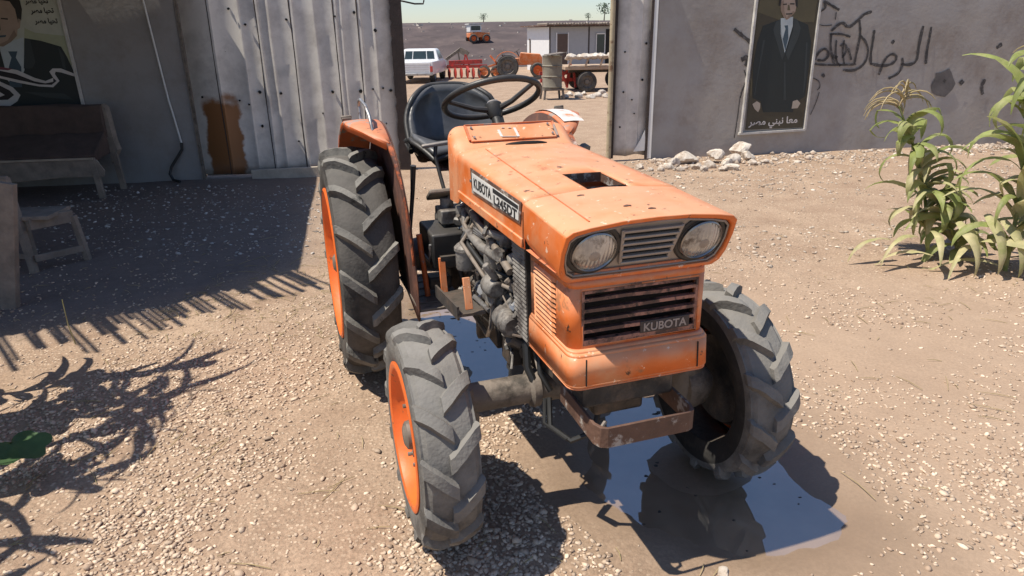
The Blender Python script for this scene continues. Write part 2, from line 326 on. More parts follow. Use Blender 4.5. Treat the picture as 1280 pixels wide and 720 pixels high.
bp = N.new('ShaderNodeBump'); bp.inputs['Strength'].default_value = .04; bp.inputs['Distance'].default_value = .004; Lk.new(n.outputs['Fac'], bp.inputs['Height']); Lk.new(bp.outputs[0], b.inputs['Normal'])
mb = MB(); xs = np.linspace(-1.2, 1.7, 60); ys = np.linspace(1.3, 4.6, 60)
_PX, _PY = np.meshgrid((xs[:-1]+xs[1:])/2, (ys[:-1]+ys[1:])/2, indexing='ij'); _PK = pudd(_PX, _PY) < .10
mb.add([(x, y, -.0095) for x in xs for y in ys], [(i*60+j, (i+1)*60+j, (i+1)*60+j+1, i*60+j+1) for i in range(59) for j in range(59) if _PK[i, j]])
pud = mb.build('puddle', wm, recalc=False); pud['kind'] = 'structure'; pud['label'] = 'muddy rain puddle lying under the orange tractor'

# hill behind the yard
hx = np.linspace(-140, 140, 150); hy = np.concatenate([np.linspace(37, 66, 60), np.linspace(67, 190, 20)])
HX, HY = np.meshgrid(hx, hy, indexing='ij')
def hillz(x, y):
    t = np.clip((y-39.5-.8*np.sin(x*.13))/19, 0, 1); s = t*(2-t)*.55+t*t*(3-2*t)*.45
    return -.25+3.0*s+np.clip(y-58.5, 0, None)*.016+.35*(fbm(x+300, y, 91, .25)-.5)*np.clip(t*3, 0, 1)*np.clip(1.6-t, .25, 1)
hm = npmesh('hill', np.stack([HX, HY, hillz(HX, HY)], -1).reshape(-1, 3), np.stack([(q := np.arange(HX.size).reshape(HX.shape))[:-1, :-1], q[1:, :-1], q[1:, 1:], q[:-1, 1:]], -1).reshape(-1, 4))
hm.polygons.foreach_set('use_smooth', [True]*len(hm.polygons))
hm.materials.append(mat('dark_soil_bank', (.072, .053, .052), .95, var=.3, vscale=.5, bump=.6, bscale=2.5, spots=[((.20, .155, .135), 1.1, .33, .06), ((.115, .085, .078), .5, .42, .15)]))
hill = bpy.data.objects.new('hill', hm); COL.objects.link(hill); hill['kind'] = 'structure'; hill['label'] = 'long dark soil bank behind the yard'

# ------------------------------------------------------------------ gravel (uncountable small stones)
def ico():
    bm = bmesh.new(); bmesh.ops.create_icosphere(bm, subdivisions=1, radius=1); v = np.array([p.co[:] for p in bm.verts]); f = np.array([[q.index for q in x.verts] for x in bm.faces]); bm.free(); return v, f
IV, IF = ico()
def scatter(pts, sizes, name, colA, colB, flat=.55):
    n = len(pts); v = IV[None]*(1+.28*rng.normal(size=(n, 12, 1))).clip(.6, 1.5)
    v = v*(np.stack([1+.35*rng.random(n), .75+.3*rng.random(n), flat+.3*rng.random(n)], -1)[:, None, :])*sizes[:, None, None]
    a = rng.random(n)*2*PI; c, s = np.cos(a)[:, None], np.sin(a)[:, None]
    x = v[..., 0]*c-v[..., 1]*s; y = v[..., 0]*s+v[..., 1]*c; tl = rng.normal(size=(n, 1))*.25
    z = v[..., 2]+tl*x
    z0 = gheight(pts[:, 0], pts[:, 1])
    V = np.stack([x+pts[:, :1], y+pts[:, 1:2], z+(z0+sizes*.18)[:, None]], -1)
    Fc = (IF[None]+12*np.arange(n)[:, None, None]).reshape(-1, 3)
    me = npmesh(name, V.reshape(-1, 3), Fc)
    k = rng.random(n)[:, None]; cc = np.array(colA)*(1-k)+np.array(colB)*k; cc = cc*(.75+.5*rng.random((n, 1)))
    ca = me.color_attributes.new('tint', 'FLOAT_COLOR', 'POINT')
    ca.data.foreach_set('color', np.repeat(np.c_[cc, np.ones(n)], 12, 0).astype(np.float32).ravel())
    return me
def gravel():
    n = 150000
    y = 1.2+(rng.random(n)**1.6)*6.8; x = (rng.random(n)*2-1)*(.95*y+.7)
    dens = .06+.94*np.clip((fbm(x, y, 41, 1.5)-.38)*4.5, 0, 1)
    dens *= np.where(x < .12*y-.15, 1.0, np.where(y < 4.2, .55, .45))
    dens *= np.clip((pudd(x, y)+.01)/.22, .012, 1)
    dens *= np.where(sdpoly(x, y, MUD)+.12*(fbm(x, y, 71, 3.)-.5) < 0, .035, 1)
    dens *= np.clip((6.2-y)/3, .15, 1)
    dens *= np.where((x < -1.4) & (y > 3.7), .25, 1)
    k = rng.random(n) < dens
    pts = np.stack([x, y], -1)[k]; n = len(pts)
    sz = .0040+.0062*rng.random(n)**1.3+.006*(rng.random(n) > .975)+.009*(rng.random(n) > .9975)
    return scatter(pts, sz, 'gravel', (.36, .255, .18), (.72, .57, .43), .40)
me = gravel(); me.materials.append(mat('pebbles', (1, 1, 1), .85, var=.12, vscale=60, bump=.15, bscale=200, attr='tint'))
o = bpy.data.objects.new('gravel', me); COL.objects.link(o); o['kind'] = 'stuff'; o['label'] = 'loose pale gravel strewn over the dirt'
# litter of chaff and chips by the right wall
n = 9000; x = rng.random(n)*8.5+1.0; y = wally(x)-.12-(rng.random(n)**1.5)*4.6
k = (rng.random(n) < np.clip((fbm(x, y, 43, 1.1)-.33)*3, .05, 1)); pts = np.stack([x, y], -1)[k]
me = scatter(pts, .007+.016*rng.random(len(pts))**2.2, 'rubble_litter', (.33, .25, .19), (.62, .53, .43), .35); me.materials.append(bpy.data.materials['pebbles'])
o = bpy.data.objects.new('rubble_litter', me); COL.objects.link(o); o['kind'] = 'stuff'; o['label'] = 'chips and litter strewn before the right wall'
n = 1100; x = 1.9+5.9*rng.random(n)**1.4; y = wally(x)-.04-.10*rng.random(n)-.75*rng.random(n)**1.8
k = rng.random(n) < np.clip((fbm(x, y, 47, 1.9)-.36)*4, .06, 1); x, y = x[k], y[k]; n = len(x)
pts = np.stack([x, y], -1); me = scatter(pts, .012+.032*rng.random(n)**2.0, 'rubble', (.30, .22, .165), (.66, .57, .48), .5); me.materials.append(bpy.data.materials['pebbles'])
o = bpy.data.objects.new('rubble', me); COL.objects.link(o); o['kind'] = 'stuff'; o['label'] = 'band of small pale rubble at the foot of the right wall'
n = 1500; x = rng.random(n)*3.6-5.0; y = 5.2+(rng.random(n))*2.9
pts = np.stack([x, y], -1); me = scatter(pts, .006+.014*rng.random(n)**3, 'yard_litter', (.25, .21, .18), (.6, .55, .5), .35); me.materials.append(bpy.data.materials['pebbles'])
o = bpy.data.objects.new('yard_litter', me); COL.objects.link(o); o['kind'] = 'stuff'; o['label'] = 'scraps and chips on the shaded yard floor'

mb = MB()
_n = 520; _y = np.where(np.arange(_n) < 300, 1.5+4.5*rng.random(_n), 3.6+1.6*rng.random(_n)); _x = np.where(np.arange(_n) < 300, (rng.random(_n)*2-1)*(.8*_y+.4), -2.2+1.3*rng.random(_n))
_ok = pudd(_x, _y) > .1; _z = gheight(_x, _y)+.005
for x0, y0, z0 in zip(_x[_ok], _y[_ok], _z[_ok]):
    l = .02+.07*rnd.random()**2; a = rnd.random()*PI
    mb.tube([(x0-l*math.cos(a), y0-l*math.sin(a), z0), (x0+.004, y0+.003, z0+.004), (x0+l*math.cos(a), y0+l*math.sin(a), z0+.006*rnd.random())], [.0012, .0018, .001], 4, False)
o = mb.build('straw', M['tassel'], recalc=False); o['kind'] = 'stuff'; o['label'] = 'scattered straw bits on the dirt'

# grit, leaf crumbs and scum floating on the puddle
mb = MB(); _n = 900; _x = -.8+2.1*rng.random(_n); _y = 1.6+2.7*rng.random(_n); _d = pudd(_x, _y); _c = fbm(_x, _y, 97, 2.6)
for x0, y0, d0, c0 in zip(_x, _y, _d, _c):
    if d0 > .0 or (c0 < .50 and rnd.random() > .12): continue
    r = .003+.010*rnd.random()**2.5; k = 7; a0 = rnd.random()*6; el = 1+1.5*rnd.random()
    q = [(x0+r*el*(.6+.6*rnd.random())*math.cos(a0+2*PI*i/k), y0+r*(.6+.6*rnd.random())*math.sin(a0+2*PI*i/k)) for i in range(k)]
    mb.prism(q, lambda a, b_: (a, b_, -.0105), lambda a, b_: (a, b_, -.0082))
o = mb.build('floating_grit', mat('wet_grit', (.035, .026, .02), .6, var=.4, vscale=30, bump=.1), smooth=0); o['kind'] = 'stuff'; o['label'] = 'dark grit and crumbs floating on the puddle'

# ------------------------------------------------------------------ walls and gate. wall frame: s = x, n = distance out of the wall towards the camera, z up
_wd = Vector((1, WB, 0)).normalized(); _wn = Vector((WB, -1, 0)).normalized()
def wp(x, n, z): return Vector((x, wally(x), 0))+_wn*n+Vector((0, 0, z))
def wallblock(name, x0, x1, h, label, m):
    mb = MB(); nx, nz = int((x1-x0)/.12), 22
    vs = [wp(x0+(x1-x0)*i/nx, .012*(vnoise(np.array([i*.12+x0*3]), np.array([j*h/nz*1.0]), 5, 1.1)[0]-.5), -.15+(h+.15)*j/nz) for i in range(nx+1) for j in range(nz+1)]
    mb.add(vs, [(i*(nz+1)+j, (i+1)*(nz+1)+j, (i+1)*(nz+1)+j+1, i*(nz+1)+j+1) for i in range(nx) for j in range(nz)])
    e = [(x0, -.15), (x1, -.15), (x1, h), (x0, h)]
    bk = [wp(a, -.2, c) for a, c in e]; fr = [wp(a, -.006, c) for a, c in e]
    mb.add(fr+bk, [(4, 7, 6, 5)]+[(i, 4+i, 4+(i+1) % 4, (i+1) % 4) for i in range(4)])
    return tag(mb.build(name, m, smooth=30, recalc=False), label, 'wall')
wallL = wallblock('plaster_wall', -9.5, -3.80, 2.7, 'grey plaster wall with the white conduit, left of the metal gate', M['concrete_shaded'])
wallR = wallblock('plaster_wall', 1.93, 13.5, 2.7, 'grey plaster wall with black graffiti and a framed poster', M['concrete'])

def sheet_material():
    m = mat('galvanised_white_sheet', (.66, .62, .57), .55, var=.10, vscale=2.2, bump=.08, bscale=14, spots=[((.44, .405, .37), 3.0, .43, .25), ((.11, .075, .055), 16, .28, .03)])
    N, Lk = nodes(m); b = N['Principled BSDF']; src = b.inputs['Base Color'].links[0].from_socket
    g = N.new('ShaderNodeNewGeometry'); sp = N.new('ShaderNodeSeparateXYZ'); Lk.new(g.outputs['Position'], sp.inputs[0])
    def mr(f, a, b_):
        r = N.new('ShaderNodeMapRange'); r.interpolation_type = 'SMOOTHSTEP'; r.inputs[1].default_value = a; r.inputs[2].default_value = b_; Lk.new(f, r.inputs[0]); return r.outputs[0]
    def mul(a, c):
        x = N.new('ShaderNodeMath'); x.operation = 'MULTIPLY'; Lk.new(a, x.inputs[0]); Lk.new(c, x.inputs[1]); return x.outputs[0]
    n = N.new('ShaderNodeTexNoise'); n.inputs['Scale'].default_value = 7; n.inputs['Detail'].default_value = 7; Lk.new(g.outputs['Position'], n.inputs['Vector'])
    w = N.new('ShaderNodeMath'); w.operation = 'MULTIPLY_ADD'; Lk.new(n.outputs['Fac'], w.inputs[0]); w.inputs[1].default_value = .35; Lk.new(sp.outputs['Z'], w.inputs[2])
    wx = N.new('ShaderNodeMath'); wx.operation = 'MULTIPLY_ADD'; Lk.new(n.outputs['Fac'], wx.inputs[0]); wx.inputs[1].default_value = .16; Lk.new(sp.outputs['X'], wx.inputs[2])
    mask = mul(mul(mr(w.outputs[0], 1.20, 1.05), mr(wx.outputs[0], -3.60, -3.56)), mr(wx.outputs[0], -3.17, -3.21))
    x = N.new('ShaderNodeMix'); x.data_type = 'RGBA'; Lk.new(mask, x.inputs[0]); Lk.new(src, x.inputs[6]); x.inputs[7].default_value = (.27, .115, .04, 1)
    # grime at the foot of the sheet
    mk2 = mr(w.outputs[0], .42, .12); x2 = N.new('ShaderNodeMix'); x2.data_type = 'RGBA'
    hf = N.new('ShaderNodeMath'); hf.operation = 'MULTIPLY'; Lk.new(mk2, hf.inputs[0]); hf.inputs[1].default_value = .7
    Lk.new(hf.outputs[0], x2.inputs[0]); Lk.new(x.outputs[2], x2.inputs[6]); x2.inputs[7].default_value = (.15, .125, .11, 1)
    Lk.new(x2.outputs[2], b.inputs['Base Color']); return m
M['sheet'] = sheet_material()
def profile_sheet(mb, x0, x1, z0, z1, ribs, n0=.0, jag=False):
    """pressed sheet: flat pans with narrow folds at the x in ribs; gently dented"""
    xs = [x0]
    for r in ribs: xs += [r-.035, r-.022, r-.004, r+.010]
    xs.append(x1); off = [0]
    for r in ribs: off += [0, .011, .013, -.003]
    off.append(0); nz = 24; vs = []
    for k in range(nz+1):
        for x, o_ in zip(xs, off):
            z = z0+(z1-z0)*k/nz
            dn = .016*(fbm(np.array([x*1.0+9]), np.array([z]), 83, 2.2, 3)[0]-.5)
            vs.append(wp(x+.004*math.sin(z*3+x*9), n0+o_+dn, z+(.012*math.sin(x*23) if k == 0 else 0)))
    w = len(xs); mb.add(vs, [(k*w+i, k*w+i+1, (k+1)*w+i+1, (k+1)*w+i) for k in range(nz) for i in range(w-1)])
gate = thing('metal_gate', 'wide white sheet metal gate leaf with a rust patch at its lower corner', 'gate', wp(-2.55, 0, 0))
def gp(x, n, z): return wp(x, n, z)-wp(-2.55, 0, 0)
class GMB(MB): pass
ribs = [-3.42, -3.11, -2.90, -2.78, -2.52, -2.28, -2.03, -1.97, -1.76, -1.60]
mb = MB(); profile_sheet(mb, -3.76, -1.40, .045, 2.62, ribs); mb.v = [tuple(Vector(p)-wp(-2.55, 0, 0)) for p in mb.v]
mb.build('sheet', M['sheet'], gate, smooth=50, recalc=False, solid=.003)
mb = MB()
for x, z, r in [(-3.0, 1.02, .019), (-2.76, 1.0, .016), (-2.16, 1.0, .017), (-1.83, 1.0, .022), (-1.68, 1.02, .012), (-1.56, 1.03, .012), (-1.47, 1.0, .018), (-3.02, .62, .016), (-3.14, .88, .012), (-3.22, 1.95, .013), (-3.06, 1.78, .015), (-2.6, 1.83, .014), (-1.60, 1.70, .020), (-1.83, 1.9, .018), (-2.05, 1.86, .011), (-2.62, .42, .011), (-3.65, .98, .013), (-3.24, .93, .012), (-2.3, .75, .009), (-1.55, .60, .01)]:
    a0 = rnd.random()*6; k = 9
    q = [(x+r*(.8+.4*rnd.random())*math.cos(a0+2*PI*i/k), z+r*(.8+.5*rnd.random())*math.sin(a0+2*PI*i/k)) for i in range(k)]
    mb.prism(q, lambda a, c: gp(a, .006, c), lambda a, c: gp(a, .018, c))
o = mb.build('rusted_holes', M['dark'], gate); o['kind'] = 'stuff'
for i, r in enumerate(ribs[:9:2]):                                     # split seams with dark edges
    mb = MB(); mb.tube([gp(r-.037+.003*math.sin(z*4+i), .004, z) for z in np.linspace(.05, 2.6, 14)], [.004+.004*rnd.random() for _ in range(14)], 5); mb.build('seam', M['darkrust'], gate)
mb = MB(); jag = []
zz = np.linspace(.02, 2.62, 60)
jl = [-1.425+.020*rnd.random()*(1 if rnd.random() > .5 else .2) for _ in zz]
mb.prism([(a, c) for a, c in zip(jl, zz)]+[(-1.285, 2.62), (-1.285, .02)], lambda a, c: gp(a, .028, c), lambda a, c: gp(a, .055, c))
mb.bar(gp(-1.315, -.02, .0), gp(-1.315, -.02, 2.62), .07, .05); mb.bar(gp(-1.33, .02, .02), gp(-1.20, .05, .0), .05, .03)
mb.build('edge_frame', M['darkrust'], gate, smooth=20)
mb = MB(); mb.tube([gp(-1.30, .0, 2.03), gp(-1.12, .02, 1.99), gp(-1.02, .03, 1.99), gp(-1.01, .03, 2.03)], .010, 6); mb.build('latch_rod', M['darkrust'], gate)
mb = MB(); mb.bar(gp(-3.74, -.03, .06), gp(-1.3, -.03, .06), .04, .04); mb.bar(gp(-3.74, -.03, 1.0), gp(-1.3, -.03, 1.0), .04, .04); mb.bar(gp(-3.77, .0, .0), gp(-3.77, .0, 2.62), .03, .05); mb.build('rail', M['iron'], gate)

leaf2 = thing('metal_gate', 'narrow white sheet metal gate leaf beside the yellowed pole', 'gate', wp(1.65, 0, 0))
def g2(x, n, z): return wp(x, n, z)-wp(1.65, 0, 0)
mb = MB(); profile_sheet(mb, 1.39, 1.84, .07, 2.62, [1.56, 1.72]); mb.v = [tuple(Vector(p)-wp(1.65, 0, 0)) for p in mb.v]; mb.build('sheet', M['sheet'], leaf2, smooth=50, recalc=False, solid=.003)
mb = MB(); mb.bar(g2(1.365, .01, .04), g2(1.365, .01, 2.62), .045, .06); mb.build('edge_frame', M['darkrust'], leaf2)
mb = MB(); mb.bar(g2(1.885, .03, .02), g2(1.875, .03, 2.66), .055, .05); mb.build('hinge_post', M['white'], leaf2, bevel=.004)
mb = MB(); mb.bar(g2(1.835, .04, .02), g2(1.835, .04, 2.66), .03, .03); mb.build('post_shade_strip', M['darkrust'], leaf2)
mb = MB(); mb.prism([(1.66, .12), (1.83, .13), (1.81, .40), (1.76, .29)], lambda a, c: g2(a, .035, c), lambda a, c: g2(a, .045, c)); mb.build('torn_patch', M['white'], leaf2)
mb = MB()
for x, z, r in [(1.50, .9, .013), (1.62, .80, .011), (1.75, 1.05, .016), (1.66, .62, .009), (1.78, 1.5, .015), (1.5, 1.4, .012), (1.47, .45, .012)]:
    mb.cyl(g2(x, .008, z), g2(x, .018, z), r, n=9)
o = mb.build('rusted_holes', M['dark'], leaf2); o['kind'] = 'stuff'
mb = MB(); mb.tube([wp(1.315, .05, -.05), wp(1.312, .05, 1.4), wp(1.305, .05, 2.75)], [.034, .033, .032], 12)
tag(mb.build('pole', M['pole']), 'yellowed upright pole at the edge of the gate opening', 'pole')
mb = MB(); mb.bar(wp(-3.2, .12, .03), wp(-2.25, .18, .05), .05, .16); tag(mb.build('plank', mat('pale_plank', (.46, .40, .33), .85, var=.2, bump=.3), bevel=.006), 'pale plank lying at the foot of the wide gate', 'plank')

# conduit with hose on the left wall
t = thing('cable_conduit', 'thin white conduit ending in a black hose on the dark wall', 'conduit', wp(-4.0, 0, 0))
c0 = wp(-4.0, 0, 0)
mb = MB(); mb.tube([wp(a, .03, z)-c0 for a, z in ((-4.13, 2.65), (-4.10, 2.05), (-4.05, 1.35), (-4.02, .95), (-4.0, .80), (-3.96, .44))], .011, 8); mb.build('white_pipe', M['conduit'], t)
mb = MB(); mb.tube([wp(a, n_, z)-c0 for a, n_, z in ((-3.96, .03, .46), (-3.965, .04, .38), (-4.03, .05, .29), (-4.11, .07, .18), (-4.135, .09, .10), (-4.10, .12, .03), (-4.02, .16, .015))], .017, 8); mb.build('black_hose', M['hose'], t)

# graffiti strokes on the right wall, laid 2 mm proud of the plaster
def px_wall(px, py):                                                   # photograph point -> (x, z) on the wall
    d = Vector((px-640, py-360, 861.2)); R = Matrix(_R).transposed(); d = R @ d
    tt = WA/(d.y-WB*d.x); return (d.x*tt, 1.6+d.z*tt)
gr = MB()
def stroke(pts, w, n0=.009):
    q = [px_wall(*p) for p in pts]; q = [Vector((a, b)) for a, b in q]
    # smooth by subdividing
    for _ in range(2):
        q2 = [q[0]]
        for a, b in zip(q, q[1:]): q2 += [a*.75+b*.25, a*.25+b*.75]
        q = q2+[q[-1]]
    L_, R_ = [], []
    for i, p in enumerate(q):
        d = (q[min(i+1, len(q)-1)]-q[max(i-1, 0)]); d = d.normalized() if d.length > 1e-6 else Vector((1, 0)); nn = Vector((-d.y, d.x))
        ww = w*(.75+.5*rnd.random())*.5*(.6 if i in (0, len(q)-1) else 1)
        L_.append(p+nn*ww); R_.append(p-nn*ww)
    vs = [wp(p.x, n0, p.y) for p in L_]+[wp(p.x, n0, p.y) for p in R_]; k = len(q)
    gr.add(vs, [(i, i+1, k+i+1, k+i) for i in range(k-1)])
def z4(*pts): return [(880+a/4, b/4) for a, b in pts]
stroke(z4((1095, 130), (1082, 180), (1070, 240), (1065, 300), (1040, 322), (1000, 325), (985, 318)), .04)
stroke(z4((1135, 135), (1124, 200), (1112, 260), (1108, 320)), .035)
stroke(z4((990, 290), (992, 330), (970, 370), (920, 393)), .035)
stroke(z4((872, 375), (900, 300), (930, 270), (958, 272), (962, 300), (930, 326), (880, 330), (830, 318)), .035)
stroke(z4((938, 205), (948, 215)), .05)
stroke(z4((850, 150), (842, 210), (832, 270), (832, 320)), .035)
stroke(z4((780, 180), (810, 210), (822, 260), (805, 315), (770, 345), (735, 355), (695, 350)), .03)
stroke(z4((635, 155), (690, 105), (720, 145), (775, 95), (800, 70), (838, 58)), .035)
stroke(z4((628, 170), (690, 170), (730, 185)), .03); stroke(z4((775, 100), (782, 170), (765, 250), (750, 320)), .03)
stroke(z4((635, 165), (630, 250), (650, 320)), .03); stroke(z4((660, 200), (655, 300), (680, 330)), .025)
stroke(z4((550, 320), (600, 325), (660, 325), (760, 322)), .028); stroke(z4((552, 300), (575, 255), (610, 240), (625, 275), (600, 305), (565, 300)), .03)
stroke(z4((680, 230), (705, 215), (715, 250), (690, 290)), .03); stroke(z4((700, 200), (690, 260), (700, 320)), .02); stroke(z4((720, 240), (735, 300)), .03); stroke(z4((640, 280), (665, 290)), .05)
stroke(z4((560, 120), (600, 130), (640, 125)), .012); stroke(z4((575, 60), (610, 40), (600, 10)), .03); stroke(z4((600, 5), (640, 30), (675, 50)), .03); stroke(z4((660, 60), (655, 100)), .012)
stroke(z4((545, 390), (575, 405), (580, 435), (565, 450)), .014); stroke(z4((575, 460), (560, 510), (530, 575)), .010); stroke(z4((590, 370), (600, 385)), .04)
stroke(z4((150, 145), (185, 175), (225, 205), (235, 215)), .05); stroke(z4((185, 300), (215, 285), (225, 300), (205, 330)), .06); stroke(z4((200, 350), (215, 400), (190, 450), (180, 490)), .02); stroke(z4((180, 480), (165, 600), (150, 690)), .014)
stroke(z4((1195, 400), (1205, 408)), .04); stroke([(1228, 118), (1226, 108), (1231, 99)], .05); stroke([(1200, 101), (1203, 105)], .06)
stroke([(1245, 60), (1252, 55)], .05)
gm_ = mat('sprayed_black', (.055, .05, .048), .8, var=.3, vscale=10, bump=0, spots=[((.15, .14, .135), 25, .42, .1)])
gr.build('graffiti', gm_, wallR, recalc=False, smooth=0)
sm = MB(); 
for (cx, cz, rx, rz) in ((1178, 105, .17, .20),):
    a, c = px_wall(cx, cz); q = [(a+rx*(.8+.4*rnd.random())*math.cos(k*2*PI/16), c+rz*(.8+.4*rnd.random())*math.sin(k*2*PI/16)) for k in range(16)]
    sm.add([wp(u, .0085, v) for u, v in q], [tuple(range(16))])
sm.build('dark_stain', mat('damp_stain', (.125, .115, .11), .9, var=.3, vscale=6, bump=0), wallR, recalc=False, smooth=0)

# ------------------------------------------------------------------ posters: printed sheets in thin frames, hung on the walls
pc = {k: mat('print_'+k, c, .6, var=.12, vscale=6, bump=.02) for k, c in dict(suit=(.016, .022, .022), olive=(.06, .05, .03), olive2=(.10, .085, .045), skin=(.36, .27, .21), hair=(.02, .018, .016), shirt=(.42, .47, .48), tie=(.045, .075, .10), lapel=(.034, .043, .044), skin2=(.24, .17, .125), cream=(.42, .43, .36), cream2=(.34, .36, .24), white=(.55, .52, .50), black=(.015, .014, .016), red=(.15, .04, .055), hand=(.42, .36, .29)).items()}
def poster(label, group, org, layers, frame_pts, fw, n0=.02):
    t = thing('poster', label, 'poster', org)
    ms = []; mb = MB(); lift = 0
    for name, poly, lv in layers:
        if pc[name] not in ms: ms.append(pc[name])
        mb.cur = ms.index(pc[name])
        if lv == 0: mb.prism(poly, lambda a, c: wp(a, n0, c)-org, lambda a, c: wp(a, n0+.004, c)-org)
        else: mb.add([wp(a, n0+.004+.0012*lv, c)-org for a, c in poly], [tuple(range(len(poly)))])
    mb.build('print', ms, t, recalc=False, smooth=0)
    f = MB()
    for a, b_ in zip(frame_pts, frame_pts[1:]): f.bar(wp(a[0], n0+.006, a[1])-org, wp(b_[0], n0+.006, b_[1])-org, .028, fw, up=_wn)
    f.build('frame', mat('poster_frame_'+str(len(bpy.data.materials)), (.50, .48, .45), .6, var=.25, vscale=7, bump=.1), t)
    return t
def W4(*pts): return [px_wall(880+a/4, b/4) for a, b in pts]
def up(poly, z=2.45): return poly
TLp, TRp = px_wall(945, 0), px_wall(1022, 0)
topz = 2.42
layers = [('olive', [px_wall(931, 162), px_wall(1002, 159), (TRp[0]+.005, topz), (TLp[0]+.03, topz)], 0),
          ('olive2', W4((262, 60), (275, 0), (560, 0), (545, 110), (500, 110), (400, 110)), 1),
          ('suit', W4((240, 330), (262, 210), (290, 130), (375, 98), (445, 92), (515, 125), (530, 210), (520, 330), (500, 480), (470, 500), (445, 505), (440, 560), (290, 560), (278, 505), (238, 490)), 2),
          ('lapel', W4((375, 98), (398, 270), (385, 300), (352, 190), (340, 150), (355, 108)), 3), ('lapel', W4((445, 92), (440, 150), (402, 270), (415, 300), (470, 180), (478, 140), (462, 100)), 3), ('lapel', W4((395, 310), (402, 310), (404, 500), (392, 500)), 3), ('lapel', W4((290, 200), (300, 200), (262, 400), (250, 480), (246, 470)), 3), ('lapel', W4((505, 210), (512, 215), (506, 380), (492, 470), (490, 460)), 3),
          ('shirt', W4((378, 92), (440, 84), (438, 130), (398, 265), (378, 170)), 3),
          ('tie', W4((396, 128), (414, 126), (416, 190), (400, 255), (388, 195), (402, 145)), 4),
          ('skin', W4((376, 20), (380, -30), (450, -30), (458, 20), (450, 60), (425, 88), (408, 100), (390, 84), (378, 55)), 5),
          ('hair', W4((368, 30), (372, -30), (385, -85), (450, -85), (462, -20), (462, 40), (452, 30), (448, -10), (420, -25), (384, -12), (377, 30)), 6),
          ('skin2', W4((376, 20), (392, 0), (396, 60), (408, 96), (390, 84), (378, 55)), 6), ('skin2', W4((425, 88), (450, 60), (440, 55), (415, 78), (405, 98)), 6), ('hair', W4((388, 20), (408, 18), (408, 24), (388, 26)), 7), ('hair', W4((424, 17), (446, 17), (446, 23), (424, 23)), 7), ('hair', W4((402, 68), (436, 66), (434, 72), (404, 74)), 7), ('olive2', W4((414, 25), (420, 25), (425, 52), (410, 52)), 7),
          ('hand', W4((236, 520), (258, 505), (276, 515), (275, 540), (265, 560), (248, 545)), 5), ('hand', W4((438, 505), (460, 498), (476, 515), (462, 540), (432, 542)), 5),
          ('olive2', W4((228, 385), (236, 400), (232, 470), (226, 480)), 4)]
orgR = wp(3.65, 0, 0)
pR = poster('tall framed poster of a standing man in a dark suit, right of the gate', None, orgR, layers, [px_wall(925, 166), (TLp[0]+.0, topz), (TRp[0]+.02, topz), px_wall(1004, 162), px_wall(922, 167)], .05)
a, c = px_wall(965, 153)
def AR(s): return s
text_mesh('caption', '\uFEAE\uFEBC\uFEE3 \uFEF2\uFEE8\uFE92\uFEE7 \uFE8E\uFECC\uFEE3', pc['white'], .2, lambda u, v, w: wp(a+u, .0285+w, c+v+.02*u)-orgR, pR, width=.72, height=.15, font_tweak=.004)
def Z5(*pts): return [px_wall(a/5.146, b/5.146) for a, b in pts]
orgL = wp(-5.6, 0, 0); R0, R1 = px_wall(75, 0), px_wall(106, 134)
